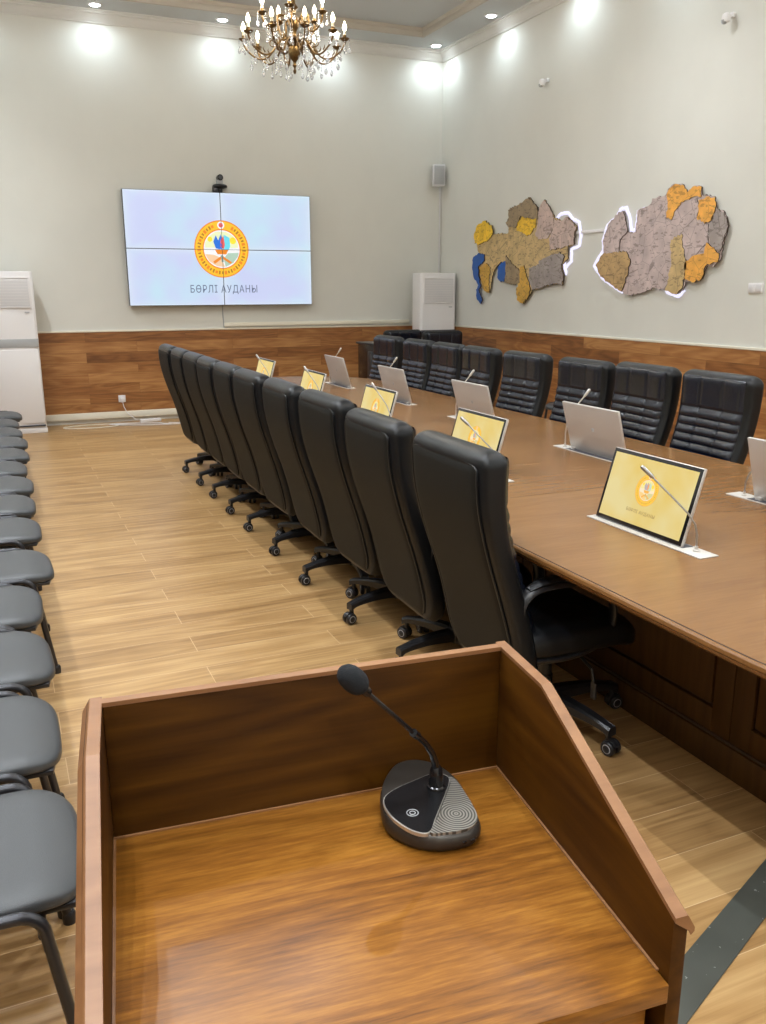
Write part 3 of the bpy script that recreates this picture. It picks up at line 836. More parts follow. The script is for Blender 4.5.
# ================================================================== STACKABLE WAITING CHAIRS (face +x, origin under the front seat edge)
def make_wait_chair():
    t = thing('stackable_chair', 'x', 'chair')
    hw, d = 0.222, 0.43
    def seat(u, v):
        a = 2 * pi * u
        ph = pi * (v - 0.5)
        c, s_ = cos(a), sin(a); cp, sp_ = cos(ph), sin(ph)
        cpe = abs(cp) ** 0.30
        ex, ey = 0.50, 0.50
        X = 0.215 * abs(c) ** ex * (1 if c > 0 else -1) * cpe
        Y = hw * abs(s_) ** ey * (1 if s_ > 0 else -1) * cpe
        if X > 0: Y *= 1 + 0.02 * X / 0.2
        Z = 0.026 * abs(sp_) ** 0.8 * (1 if sp_ > 0 else -0.9)
        if Z > 0: Z += 0.006 * cp
        if X > 0.1: Z -= 0.9 * (X - 0.1) ** 1.7
        return Vector((X - 0.215, Y, 0.412 + Z))
    m = MB(); m.grid(seat, 56, 28, closed_u=True, cap0=True, cap1=True)
    m.build('seat', M['vinyl'], t, 70)
    m = MB(); m.prism([(-0.40, -0.19), (-0.03, -0.20), (-0.02, -0.15), (-0.02, 0.15), (-0.03, 0.20), (-0.40, 0.19)], 'Z', 0.378, 0.392, 0.003)
    m.build('seat_board', M['plast'], t)
    # backrest
    def back(u, v):
        a = 2 * pi * u; ph = pi * (v - 0.5)
        c, s_ = cos(a), sin(a); cp, sp_ = cos(ph), sin(ph)
        cpe = abs(cp) ** 0.35
        Y = 0.235 * abs(c) ** 0.5 * (1 if c > 0 else -1) * cpe
        Z = 0.155 * abs(s_) ** 0.55 * (1 if s_ > 0 else -1) * cpe
        X = 0.024 * sp_ + 0.25 * Y * Y * 1.2
        return Vector((-0.475 + X - 0.13 * Z, Y, 0.665 + Z))
    m = MB(); m.grid(back, 48, 20, closed_u=True, cap0=True, cap1=True); m.build('backrest', M['vinyl'], t, 70)
    for sd in (-1, 1):
        y = sd * 0.248
        m = MB()
        # front leg: foot, up, rounded bend, rail running back under the seat
        pts = [(-0.040, y + sd * 0.012, 0.0), (-0.088, y, 0.33)]
        for k in range(7):
            a = pi / 2 * k / 6
            pts.append((-0.094 - 0.055 * (1 - cos(a)), y, 0.372 + 0.052 * sin(a)))
        pts += [(-0.30, y, 0.424), (-0.40, y, 0.424)]
        for k in range(1, 6):
            a = pi / 2 * k / 5
            pts.append((-0.40 - 0.05 * sin(a), y, 0.424 + 0.05 * (1 - cos(a))))
        pts += [(-0.47, y, 0.56), (-0.50, y * 0.97, 0.74)]
        m.tube(pts, 0.0125, 10, ry=0.0125)
        m.build('side_frame', M['gunmetal'], t, 60)
        m = MB(); m.tube([(-0.28, y - sd * 0.024, 0.40), (-0.36, y - sd * 0.024, 0.36), (-0.50, y - sd * 0.01, 0.0)], 0.0125, 10)
        m.build('leg', M['gunmetal'], t, 60)
        for fx, fy in ((-0.040, y + sd * 0.012), (-0.50, y - sd * 0.01)):
            m = MB(); m.lathe([(0.017, 0.0), (0.018, 0.02), (0.016, 0.03), (0.013, 0.034)], 14, c=(fx, fy, 0)); m.build('rubber_foot', M['plast'], t)
    for x in (-0.10, -0.34):
        m = MB(); m.tube([(x, -0.245, 0.368), (x, 0.245, 0.368)], 0.010, 8); m.build('cross_rail', M['gunmetal'], t, 60)
    return t
wait = make_wait_chair()
wx = [0.056, 0.046, 0.060, 0.056, 0.124, 0.110, 0.108, 0.122, 0.105, 0.138, 0.150, 0.128, 0.118, 0.160]
wy = [1.81, 2.36, 2.91, 3.43, 3.96, 4.60, 5.17, 5.73, 6.30, 6.85, 7.41, 7.97, 8.53, 9.08]
WL = 'grey-black padded stackable chair by the left picture edge, %s counted from the lectern'
WORD = ['first', 'second', 'third', 'fourth', 'fifth', 'sixth', 'seventh', 'eighth', 'ninth', 'tenth', 'eleventh', 'twelfth', 'thirteenth', 'fourteenth', 'fifteenth']
for i, (x, y) in enumerate(zip(wx, wy)):
    o = wait if i == 0 else copy_tree(wait)
    o.location = (x + 0.012, y + 0.03, 0); o.rotation_euler = (0, 0, radians(random.uniform(-2, 2)))
    tag(o, WL % WORD[i] if i < 13 else 'last padded stackable chair of the row, beside the left air conditioner', 'chair', 'stackable chairs along the left side')
o = copy_tree(wait); o.location = (5.18, 7.45, 0); o.rotation_euler = (0, 0, pi)
tag(o, 'padded stackable chair against the map wall, seen between two conference chairs', 'chair')

# ================================================================== LECTERN
LA = radians(-5.2)
LB = Vector((0.648, 1.037, 0))        # inner back right corner
LZ, LS = 1.08, 0.880                  # rim and shelf heights
lec = thing('lectern', 'brown wooden lectern in the foreground with raised rim and open top', 'lectern', (LB.x, LB.y, 0), LA)
# local: x across (0 .. -0.57), y toward the room positive, so the reader stands at -y
LW = 0.571
th = 0.022
for sx_ in (0, 1):
    x0 = 0.0 if sx_ == 0 else -LW
    sg = 1 if sx_ == 0 else -1
    x1 = x0 + sg * 0.019
    path = [(0.020, LZ), (-0.132, LZ), (-0.455, 0.962)]
    m = MB(); m.prism([(0.019, 0.0), (0.019, LZ - .004), (-0.132, LZ - .004), (-0.452, 0.958), (-0.452, 0.0)], 'X', min(x0, x1), max(x0, x1), 0.0012)
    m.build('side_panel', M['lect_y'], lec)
    prof_c = [(0.0, 0.0), (0.0150, 0.0), (0.0168, -0.002), (0.0255, -0.017), (0.0255, -0.022), (0.021, -0.026), (0.0185, -0.020), (0.0, -0.006)]
    n = len(prof_c)
    vs = [Vector((x0 + sg * a_, y_, z_ + b_)) for y_, z_ in path for a_, b_ in prof_c]
    fs = [[i * n + k, i * n + (k + 1) % n, (i + 1) * n + (k + 1) % n, (i + 1) * n + k] for i in range(2) for k in range(n)]
    fs += [list(range(n)), [2 * n + k for k in range(n)][::-1]]
    m = MB(); m.add(vs, fs)
    m.build('edge_cap', M['lect_cap'], lec)
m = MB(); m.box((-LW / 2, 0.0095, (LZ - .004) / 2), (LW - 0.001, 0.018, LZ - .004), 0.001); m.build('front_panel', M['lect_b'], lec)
m = MB()
m.prism([(0.0, LZ), (0.014, LZ), (0.019, LZ - 0.004), (0.021, LZ - 0.012), (0.019, LZ - 0.020), (0.0, LZ - 0.006)], 'X', -LW, 0.0, 0.0)
m.build('top_cap', M['lect_cap'], lec)
m = MB(); m.box((-LW / 2, -0.2285, LS - 0.012), (LW - 0.002, 0.455, 0.024), 0.0015); m.build('shelf', M['lect_x'], lec)
m = MB(); m.box((-LW / 2 - 0.003, -0.425, 0.49), (LW - 0.016, 0.018, 0.72), 0.002); m.build('lower_door', M['lect_x'], lec)
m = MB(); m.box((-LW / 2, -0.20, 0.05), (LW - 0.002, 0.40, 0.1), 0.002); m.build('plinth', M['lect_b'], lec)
m = MB()
bead = 0.0022
m.box((-LW / 2, -0.0015, LS + 0.001), (LW, 0.003, bead)); m.box((-0.0015, -0.22, LS + 0.001), (0.003, 0.43, bead)); m.box((-LW + 0.0015, -0.22, LS + 0.001), (0.003, 0.43, bead))
m.build('joint_bead', M['lect_cap'], lec)

for ch_ in lec.children:
    for v in ch_.data.vertices: v.co.x += 0.036 * v.co.y
# desk microphone on the shelf
mic = thing('desk_microphone', 'black gooseneck microphone with silver-edged base on the lectern shelf', 'microphone', (0.485, 0.955, LS))
def loc_(x, y, z): return Vector((x - 0.485, y - 0.955, z - LS))
outline = [(0.424, 0.975), (0.418, 0.945), (0.428, 0.914), (0.447, 0.890), (0.470, 0.877), (0.497, 0.872), (0.518, 0.874), (0.533, 0.888), (0.540, 0.915), (0.546, 0.950), (0.550, 0.985), (0.544, 1.020), (0.528, 1.044), (0.505, 1.056), (0.480, 1.052), (0.455, 1.030), (0.436, 1.004)]
def smooth_loop(pts, k=4):
    P_ = []; n = len(pts)
    for i in range(n):
        p0, p1, p2, p3 = [Vector(pts[(i + q) % n]) for q in (-1, 0, 1, 2)]
        for j in range(k):
            s_ = j / k
            P_.append(0.5 * ((2 * p1) + (p2 - p0) * s_ + (2 * p0 - 5 * p1 + 4 * p2 - p3) * s_ ** 2 + (3 * p1 - p0 - 3 * p2 + p3) * s_ ** 3))
    return P_
ol = smooth_loop(outline)
cxm, cym = 0.485, 0.962
def sc_(f, z, dz=0.0):
    # the body is higher at the rear, lower at the front lip
    out = []
    for p in ol:
        zz = z + dz * (p[1] - cym) / 0.09
        out.append(loc_(cxm + (p[0] - cxm) * f, cym + (p[1] - cym) * f, LS + zz))
    return out
m = MB()
loft(m, [sc_(0.90, 0.0), sc_(0.94, 0.002), sc_(1.0, 0.012), sc_(1.0, 0.022, 0.004), sc_(0.97, 0.030, 0.006), sc_(0.93, 0.0325, 0.006)][::-1])
m.build('base', M['micbase'], mic, 50)
def plate(poly, z0, z1, name, mat, tilt=0.006, k=4, parent=mic):
    pl = smooth_loop(poly, k)
    def zz(p, z): return z + tilt * (p[1] - cym) / 0.09
    m = MB(); loft(m, [[loc_(p[0], p[1], LS + zz(p, z1)) for p in pl], [loc_(p[0], p[1], LS + zz(p, z0)) for p in pl]])
    return m.build(name, mat, parent, 50)
panel = [(0.428, 0.972), (0.424, 0.940), (0.434, 0.908), (0.448, 0.892), (0.460, 0.893), (0.476, 0.912), (0.505, 0.945), (0.530, 0.975), (0.534, 0.990), (0.520, 1.002), (0.495, 0.999), (0.450, 0.988)]
rim = [(0.479 + (x - 0.479) * 1.035, 0.948 + (y - 0.948) * 1.035) for x, y in panel]
M['satin'] = plain('satin_silver', (0.62, 0.60, 0.56), 0.34, metal=0.8)
plate(rim, 0.030, 0.0352, 'rim_trim', M['satin'])
plate(panel, 0.030, 0.0362, 'touch_panel', M['black'])
t = NT('speaker_grille')
tc = t.n('ShaderNodeTexCoord'); mp = t.n('ShaderNodeMapping'); mp.inputs['Location'].default_value = (-0.022, 0.045, 0)
t.l(tc.outputs['Object'], mp.inputs[0])
wv = t.n('ShaderNodeTexWave', wave_type='RINGS', rings_direction='Z', i_Scale=75.0, i_Distortion=0.0)
t.l(mp.outputs[0], wv.inputs['Vector'])
t.l(t.ramp(wv.outputs['Color'], [(0.35, (0.10, 0.095, 0.085)), (0.6, (0.36, 0.345, 0.31))]), t.b.inputs['Base Color'])
t.b.inputs['Metallic'].default_value = 0.6; t.b.inputs['Roughness'].default_value = 0.35
plate([(0.457, 0.889), (0.475, 0.881), (0.497, 0.877), (0.516, 0.880), (0.530, 0.892), (0.537, 0.918), (0.541, 0.950), (0.543, 0.978), (0.536, 0.990), (0.532, 0.974), (0.507, 0.944), (0.478, 0.910)], 0.030, 0.0355, 'speaker_grille', t.m)
m = MB()
for r0, a1_ in ((0.0078, 2 * pi), (0.0038, 2 * pi)):
    cc_ = loc_(0.452, 0.932, LS)
    m.tube([(cc_.x + r0 * cos(a1_ * k / 28), cc_.y + r0 * sin(a1_ * k / 28), 0.0346) for k in range(28)], 0.0006, 6, closed=True)
m.build('talk_button', M['grey'], mic)
m = MB()
for x_ in (0.500, 0.512): m.box(loc_(x_, 0.8725, LS + 0.014), (0.007, 0.003, 0.004), 0.001)
m.build('port', M['black'], mic)
MBX, MBY = 0.508, 0.972
m = MB(); m.lathe([(0.0135, 0.030), (0.0135, 0.036), (0.0125, 0.040), (0.0105, 0.041), (0.0098, 0.056), (0.0085, 0.066), (0.006, 0.070)], 20, c=loc_(MBX, MBY, LS)); m.build('neck_socket', M['black'], mic)
neck = [(MBX, MBY, .945), (0.505, 0.971, .965), (0.495, 0.966, .985), (0.480, 0.958, 1.010), (0.467, 0.952, 1.020)]
neck = [(MBX, MBY, .945), (0.5045, 0.970, .958), (0.496, 0.963, .978), (0.482, 0.956, 1.000), (0.466, 0.951, 1.018)]
m = MB(); m.tube([loc_(*p) for p in neck], [0.0058, 0.0052, 0.0046, 0.0042, 0.0042], 10); m.build('gooseneck', M['black'], mic)
m = MB(); m.tube([loc_(0.468, 0.953, 1.016), loc_(0.460, 0.948, 1.024)], 0.0058, 12); m.tube([loc_(0.464, 0.951, 1.020), loc_(0.390, 0.949, 1.100)], 0.0033, 10); m.build('boom', M['black'], mic)
hd = Vector((0.375, 0.949, 1.117)); dr = (hd - Vector((0.466, 0.952, 1.018))).normalized()
q = dr.to_track_quat('Z', 'Y').to_matrix().to_4x4()
Mh = Matrix.Translation(hd - Vector((0.485, 0.955, LS))) @ q
m = MB(); m.lathe([(0.0003, 0.025), (0.007, 0.0235), (0.0125, 0.018), (0.0155, 0.010), (0.0165, 0.0), (0.0157, -0.009), (0.013, -0.016), (0.009, -0.0205), (0.006, -0.0215)], 28, M=Mh); m.build('foam_head', M['foam'], mic, 80)
m = MB(); m.lathe([(0.0062, -0.031), (0.0068, -0.028), (0.0068, -0.021)], 16, M=Mh); m.build('head_collar', M['black'], mic)

# grey cable cover on the floor
cc = MB()
cc.prism([(1.02, 1.09), (1.06, 1.215), (2.10, 1.64), (2.10, 1.545), ], 'Z', 0.0, 0.004, 0.0012)
t = NT('worn_cable_cover')
tc = t.n('ShaderNodeTexCoord'); nz = t.n('ShaderNodeTexNoise', i_Scale=55.0, i_Detail=4.0); n2 = t.n('ShaderNodeTexNoise', i_Scale=6.0, i_Detail=2.0)
t.l(tc.outputs['Object'], nz.inputs['Vector']); t.l(tc.outputs['Object'], n2.inputs['Vector'])
base = t.ramp(n2.outputs[0], [(0.3, (0.055, 0.058, 0.048)), (0.7, (0.075, 0.078, 0.066))])
wear = t.math('MULTIPLY', t.math('GREATER_THAN', nz.outputs[0], 0.71), 1.0)
t.l(t.mix(wear, base, (0.30, 0.31, 0.29)), t.b.inputs['Base Color']); t.b.inputs['Roughness'].default_value = 0.45
o = cc.build('floor_cable_cover', t.m)
tag(o, 'flat worn dark grey cable cover strip across the floor beside the lectern', 'cable cover')
# ================================================================== EMBLEM (screen content, shared by wall and desk monitors)
def emblem_meshes(R, plane, parent, strength, pale, name='emblem'):
    """flat luminous picture of the district emblem drawn as shapes; plane(u, v, h) maps to local space"""
    E_ = lambda nm, c, s=1.0: emis('screen_' + nm, c, strength * s)
    mats = EMB[pale]
    mb = MB()
    def disc(cx, cy, r, h, mat, n=40, ry=None, a0=0, a1=2 * pi):
        ry = r if ry is None else ry
        pts = [plane(cx + r * cos(a0 + (a1 - a0) * k / n), cy + ry * sin(a0 + (a1 - a0) * k / n), h) for k in range(n)]
        mb.add(pts, [list(range(n))], mat)
    def annulus(r0, r1, h, mat, n=64, a0=0.0, a1=2 * pi):
        vs = []
        for k in range(n + 1):
            a = a0 + (a1 - a0) * k / n
            vs += [plane(r0 * cos(a), r0 * sin(a), h), plane(r1 * cos(a), r1 * sin(a), h)]
        mb.add(vs, [[2 * k, 2 * k + 1, 2 * k + 3, 2 * k + 2] for k in range(n)], mat)
    def poly(pts, h, mat): mb.add([plane(x * R, y * R, h) for x, y in pts], [list(range(len(pts)))], mat)
    annulus(0.96 * R, 1.0 * R, 0.0012, 1)
    annulus(0.70 * R, 0.96 * R, 0.001, 0)
    annulus(0.66 * R, 0.70 * R, 0.0012, 1)
    disc(0, 0, 0.665 * R, 0.0008, 2)
    # upper sky and lower field
    poly([(-.60, .05), (-.60, .22), (-.45, .45), (-.2, .60), (.2, .60), (.45, .45), (.60, .22), (.60, .05)], .0010, 3)
    poly([(-.62, -.18), (-.30, -.20), (-.05, -.30), (.1, -.62), (-.2, -.60), (-.48, -.42)], .0010, 4)
    poly([(.62, -.12), (.22, -.14), (.05, -.34), (.12, -.62), (.40, -.48), (.58, -.26)], .0010, 5)
    poly([(-.34, -.44), (.0, -.22), (.36, -.46), (.3, -.52), (.0, -.32), (-.28, -.52)], .0014, 1)
    disc(.42 * R, .30 * R, .12 * R, .0014, 6, 20)
    disc(-.42 * R, .34 * R, .09 * R, .0014, 6, 20)
    # flame, blue wing and golden bowl
    poly([(-.22, .02), (-.30, .26), (-.20, .48), (-.12, .30), (-.02, .52), (.06, .22), (.0, .0)], .0016, 7)
    poly([(.04, -.06), (.02, .24), (.10, .50), (.30, .40), (.32, .10), (.22, -.08)], .0016, 8)
    poly([(-.06, .10), (-.02, .34), (.08, .46), (.12, .16), (.08, .0)], .0018, 9)
    disc(-.10 * R, .12 * R, .12 * R, .0018, 7, 20)
    poly([(-.26, -.02), (.24, -.02), (.16, -.18), (-.16, -.18)], .0018, 1)
    poly([(-.05, -.22), (.03, -.20), (.05, -.44), (-.02, -.46)], .0018, 10)
    # beads and lettering strokes around the ring
    disc(0, .83 * R, .13 * R, .0014, 2, 20); disc(0, .83 * R, .08 * R, .0016, 9, 20)
    for k in range(40):
        a = radians(112 + k * 7.9)
        r_ = .83 * R
        if abs(((degrees_(a) - 90 + 180) % 360) - 180) < 14: continue
        u, v = r_ * cos(a), r_ * sin(a)
        tx, ty = -sin(a), cos(a)
        hw, hh = .030 * R * (1 + .5 * (k % 3 == 0)), .065 * R * (1 if k % 2 else .75)
        mb.add([plane(u + tx * s1 * hw + cos(a) * s2 * hh, v + ty * s1 * hw + sin(a) * s2 * hh, .0016) for s1, s2 in ((-1, -1), (1, -1), (1, 1), (-1, 1))], [[0, 1, 2, 3]], 11 if k % 3 else 1)
    return mb.build(name, mats, parent, None)
def degrees_(a): return a * 180 / pi
EC = [(1.0, .56, .03), (.86, .26, .02), (.92, .92, .95), (.85, .90, .55), (.93, .62, .38), (.45, .62, .50), (1, .80, .04), (.02, .18, .75), (.15, .72, .90), (.85, .12, .12), (.25, .35, .3), (.48, .20, .02)]
EMB = {}
EMB['wall'] = [emis('wall_emblem_colour', c, 0.85) for c in EC]
EMB['desk'] = [emis('desk_emblem_colour', tuple(a * .52 + b * .48 for a, b in zip(c, (1.0, .66, .10))), 0.72) for c in EC]

# ================================================================== VIDEO WALL
vx0, vx1, vz0, vz1 = 1.540, 3.856, 1.402, 2.738
vy = YB - 0.11
vw = thing('video_wall', 'large white glowing video wall of four screens on the back wall', 'screen', ((vx0 + vx1) / 2, YB, 0))
VCX = (vx0 + vx1) / 2
VCZ = (vz0 + vz1) / 2
t = NT('lit_white_screen')
tc = t.n('ShaderNodeTexCoord'); sp = t.n('ShaderNodeSeparateXYZ'); t.l(tc.outputs['Generated'], sp.inputs[0])
dx_ = t.math('ABSOLUTE', t.math('SUBTRACT', sp.outputs[0], 0.5)); dz_ = t.math('ABSOLUTE', t.math('SUBTRACT', sp.outputs[2], 0.5))
ed = t.math('POWER', t.math('MULTIPLY', t.math('MAXIMUM', dx_, dz_), 2.0), 9.0)
nz = t.n('ShaderNodeTexNoise', i_Scale=1.6, i_Detail=2.0); t.l(tc.outputs['Object'], nz.inputs['Vector'])
ccol = t.ramp(nz.outputs[0], [(0.38, (0.60, 0.82, 0.97)), (0.62, (0.64, 0.70, 0.98))])
t.l(t.mix(t.math('MULTIPLY', ed, 0.6), ccol, (0.80, 0.90, 1.0)), t.b.inputs['Emission Color'])
t.b.inputs['Emission Strength'].default_value = 0.86; t.b.inputs['Base Color'].default_value = (.02, .02, .02, 1); t.b.inputs['Roughness'].default_value = 0.35
M['wallscreen'] = t.m
for ix in (0, 1):
    for iz in (0, 1):
        a0 = vx0 + ix * (vx1 - vx0) / 2 - VCX; a1 = a0 + (vx1 - vx0) / 2
        c0_ = vz0 + iz * (vz1 - vz0) / 2; c1_ = c0_ + (vz1 - vz0) / 2
        m = MB(); m.box(((a0 + a1) / 2, -0.072, (c0_ + c1_) / 2), (a1 - a0 - 0.001, 0.07, c1_ - c0_ - 0.001), 0.002)
        body = m.build('display', M['black'], vw)
        m = MB(); b_ = 0.0045
        m.add([(a0 + b_, -0.1078, c0_ + b_), (a1 - b_, -0.1078, c0_ + b_), (a1 - b_, -0.1078, c1_ - b_), (a0 + b_, -0.1078, c1_ - b_)], [[0, 1, 2, 3]])
        m.build('screen', M['wallscreen'], body)
m = MB()
for x_ in (-0.8, 0.0, 0.8): m.box((x_, -0.018, VCZ), (0.06, 0.036, 1.1))
m.box((0, -0.02, VCZ - 0.3), (2.0, 0.03, 0.06)); m.box((0, -0.02, VCZ + 0.3), (2.0, 0.03, 0.06))
m.build('wall_bracket', M['gunmetal'], vw)
emblem_meshes(0.340, lambda u, v, h: Vector((2.692 - VCX + u, -0.1085 - h, 2.076 + v)), vw, 1, 'wall')
M['scr_text'] = emis('screen_lettering', (0.13, 0.16, 0.26), 0.8)
me = text_mesh('БӨРЛІ АУДАНЫ', 0.125); me.materials.append(M['scr_text'])
o = bpy.data.objects.new('caption', me); COL.objects.link(o); o.parent = vw
wd = max(v.co.x for v in me.vertices) - min(v.co.x for v in me.vertices)
s_ = 0.845 / wd
for v in me.vertices: v.co = Vector((v.co.x * s_, v.co.y * 1.0, v.co.z))
o.location = (2.702 - VCX, -0.1105, 1.593); o.rotation_euler = (pi / 2, 0, 0)
# thin bezel cross over the picture
m = MB(); m.box((0, -0.110, VCZ), (0.005, 0.0035, vz1 - vz0)); m.box((0, -0.110, VCZ), (vx1 - vx0, 0.0035, 0.005)); m.build('bezel', M['dkslot'], vw)
# conference camera on top
pc = thing('conference_camera', 'small black round camera standing on top of the video wall', 'camera', (2.715, vy + 0.05, vz1))
m = MB(); m.lathe([(0.025, 0.0), (0.03, 0.01), (0.03, 0.045), (0.05, 0.05)], 20); m.box((-0.06, 0, 0.04), (0.06, 0.05, 0.08), 0.006); m.build('mount', M['gunmetal'], pc)
m = MB(); m.lathe([(0.05, 0.05), (0.088, 0.062), (0.092, 0.075), (0.085, 0.09), (0.06, 0.10), (0.035, 0.104)], 28); m.build('base', M['plast'], pc)
m = MB(); m.box((0, 0.0, 0.125), (0.075, 0.06, 0.05), 0.012); m.build('yoke', M['grey'], pc)
m = MB(); m.lathe([(0.030, -0.05), (0.036, -0.045), (0.036, 0.03), (0.028, 0.045)], 20, c=(0, 0, 0.175), axis='Y'); m.build('head', M['black'], pc)
m = MB(); m.lathe([(0.0225, -0.0525), (0.022, -0.050)], 18, c=(0, 0, 0.175), axis='Y'); m.build('lens', M['dkslot'], pc)
# cable below the screens and wall trunking
m = MB(); m.tube([(2.69, YB - 0.012, 1.45), (2.69, YB - 0.012, 1.30), (2.70, YB - 0.012, 1.122)], 0.007, 8)
tag(m.build('screen_cable', M['grey']), 'grey cable hanging below the middle of the video wall', 'cable')
m = MB(); m.box(((2.70 + 5.30) / 2, YB - 0.02, 1.158), (5.30 - 2.70, 0.036, 0.05), 0.004); tag(m.build('cable_trunking', M['cream']), 'white horizontal cable trunking along the top of the wood wainscot', 'cable duct')
m = MB(); m.box((XR - 0.01, (7.55 + 8.30) / 2, 2.172), (0.02, 0.75, 0.030), 0.003); tag(m.build('cable_trunking', M['white']), 'short white cable duct on the wall between the two wooden maps', 'cable duct')
m = MB(); m.box((5.765, YB - 0.008, (1.75 + 2.92) / 2), (0.016, 0.014, 1.17), 0.003); tag(m.build('cable_trunking', M['white2']), 'thin vertical cable duct in the corner under the wall speaker', 'cable duct')
# corner loudspeaker
ws = thing('wall_speaker', 'small pale grey loudspeaker high in the far right corner', 'speaker', (5.67, YB - 0.13, 2.93), radians(-12))
m = MB(); m.prism([(-0.085, -0.07), (0.085, -0.07), (0.06, 0.08), (-0.06, 0.08)], 'Z', 0.0, 0.27, 0.010); m.build('cabinet', M['white2'], ws)
m = MB(); m.box((0, -0.073, 0.135), (0.14, 0.006, 0.235), 0.003)
for k in range(12): m.box((0, -0.0765, 0.035 + k * 0.018), (0.12, 0.002, 0.006))
m.build('grille', M['grey'], ws)
m = MB(); m.box((0, 0.095, 0.135), (0.03, 0.05, 0.05)); m.build('bracket', M['gunmetal'], ws)

# ================================================================== DESK MONITORS WITH MICROPHONES
# local frame: the user sits at -x and looks towards +x; origin on the table top in the middle of the tray
t = NT('lit_yellow_screen')
tc = t.n('ShaderNodeTexCoord'); nz = t.n('ShaderNodeTexNoise', i_Scale=6.0, i_Detail=2.0); t.l(tc.outputs['Object'], nz.inputs['Vector'])
t.l(t.ramp(nz.outputs[0], [(0.35, (0.94, 0.68, 0.17)), (0.65, (0.96, 0.80, 0.36))]), t.b.inputs['Emission Color'])
t.b.inputs['Emission Strength'].default_value = 0.76; t.b.inputs['Base Color'].default_value = (.02, .02, .02, 1); t.b.inputs['Roughness'].default_value = 0.3
M['deskscreen'] = t.m
M['dtext'] = emis('desk_lettering', (0.42, 0.27, 0.10), 0.6)
def make_monitor(tall):
    t = thing('desk_monitor', 'x', 'monitor')
    m = MB(); m.box((0.0, -0.022, 0.002), (0.080, 0.60, 0.004), 0.0012); m.build('tray', M['silverpl'], t)
    m = MB(); m.box((0.012, 0.02, 0.0045), (0.045, 0.46, 0.002)); m.build('slot', M['dkslot'], t)
    tilt = Matrix.Translation((-0.012, 0.03, 0.004)) @ Matrix.Rotation(radians(16), 4, 'Y')
    W_, H_ = 0.465, 0.275
    # housing: slab standing on its lower edge, leaning back
    m = MB(); m.box((0.008, 0, H_ / 2), (0.014, W_, H_), 0.004, M=tilt); hs = m.build('housing', M['silver'], t)
    m = MB(); m.box((0.0015, 0, H_ / 2), (0.003, W_ - 0.006, H_ - 0.006), 0.001, M=tilt); m.build('bezel', M['black'], t)
    m = MB(); a_, b_ = W_ / 2 - 0.016, 0.018
    m.add([tilt @ Vector(p) for p in ((-0.0006, -a_, b_), (-0.0006, a_, b_), (-0.0006, a_, H_ - 0.016), (-0.0006, -a_, H_ - 0.016))], [[0, 1, 2, 3]])
    sc = m.build('screen', M['deskscreen'], t)
    emblem_meshes(0.058, lambda u, v, h: tilt @ Vector((-0.0008 - h * .5, -u, 0.150 + v)), sc, 1, 'desk')
    me = text_mesh('БӨРЛІ АУДАНЫ', 0.016); me.materials.append(M['dtext'])
    o = bpy.data.objects.new('caption', me); COL.objects.link(o); o.parent = sc
    wd = max(v.co.x for v in me.vertices) - min(v.co.x for v in me.vertices)
    for v in me.vertices: v.co = Vector((v.co.x * 0.15 / wd, v.co.y * 1.05, v.co.z))
    for v in me.vertices: v.co = tilt @ Vector((-0.0018 - v.co.z * .5, -v.co.x, 0.066 + v.co.y))
    m = MB(); m.box((0.0165, 0, H_ / 2 + .01), (0.002, 0.018, 0.018), 0.0, M=tilt); m.build('logo_badge', M['grey'], hs)
    # hinge blocks and gooseneck microphone at the user's right
    m = MB(); m.box((0.01, 0.22, 0.010), (0.02, 0.03, 0.016), 0.003); m.box((0.01, -0.17, 0.010), (0.02, 0.03, 0.016), 0.003); m.build('hinge', M['silver'], t)
    m = MB(); m.lathe([(0.011, 0.004), (0.011, 0.009), (0.006, 0.012), (0.0055, 0.022)], 16, c=(0.006, -0.255, 0)); m.build('mic_socket', M['silver'], t)
    pts = [(0.006, -0.255, 0.015), (0.005, -0.254, 0.06), (-0.002, -0.248, 0.095), (-0.020, -0.232, 0.130), (-0.060, -0.190, 0.185), (-0.105, -0.142, 0.245)]
    if tall: pts = [(0.006, -0.255, 0.015), (0.006, -0.256, 0.08), (0.002, -0.252, 0.14), (-0.012, -0.240, 0.19), (-0.035, -0.222, 0.235), (-0.065, -0.20, 0.285)]
    m = MB(); m.tube(pts, [0.0034] * len(pts), 8); m.build('mic_neck', M['silver' if tall else 'micmetal'], t)
    cap = [(-0.062, -0.202, 0.281), (-0.067, -0.198, 0.289), (-0.083, -0.186, 0.318), (-0.086, -0.184, 0.324)] if tall else [(-0.100, -0.147, 0.240), (-0.106, -0.141, 0.247), (-0.126, -0.119, 0.273), (-0.130, -0.115, 0.278)]
    m = MB(); m.tube(cap, [0.0045, 0.0072, 0.0078, 0.005], 12); m.build('mic_capsule', M['silver' if tall else 'micmetal'], t)
    return t
mon = make_monitor(False); mon2 = make_monitor(True)
myn = [2.395, 3.64, 4.86, 6.07, 7.30]
PL = ['nearest the lectern', 'second from the lectern', 'third from the lectern', 'fourth from the lectern', 'farthest towards the video wall']
for i, y in enumerate(myn):
    o = mon if i == 0 else copy_tree(mon) if i == 1 else mon2 if i == 2 else copy_tree(mon2)
    o.location = (2.055, y - 0.03, 0.7502)
    tag(o, 'silver desk monitor with yellow emblem screen facing us, %s' % PL[i], 'monitor', 'desk monitors of the aisle side')
myf = [2.36, 3.64, 4.90, 6.13, 7.36]
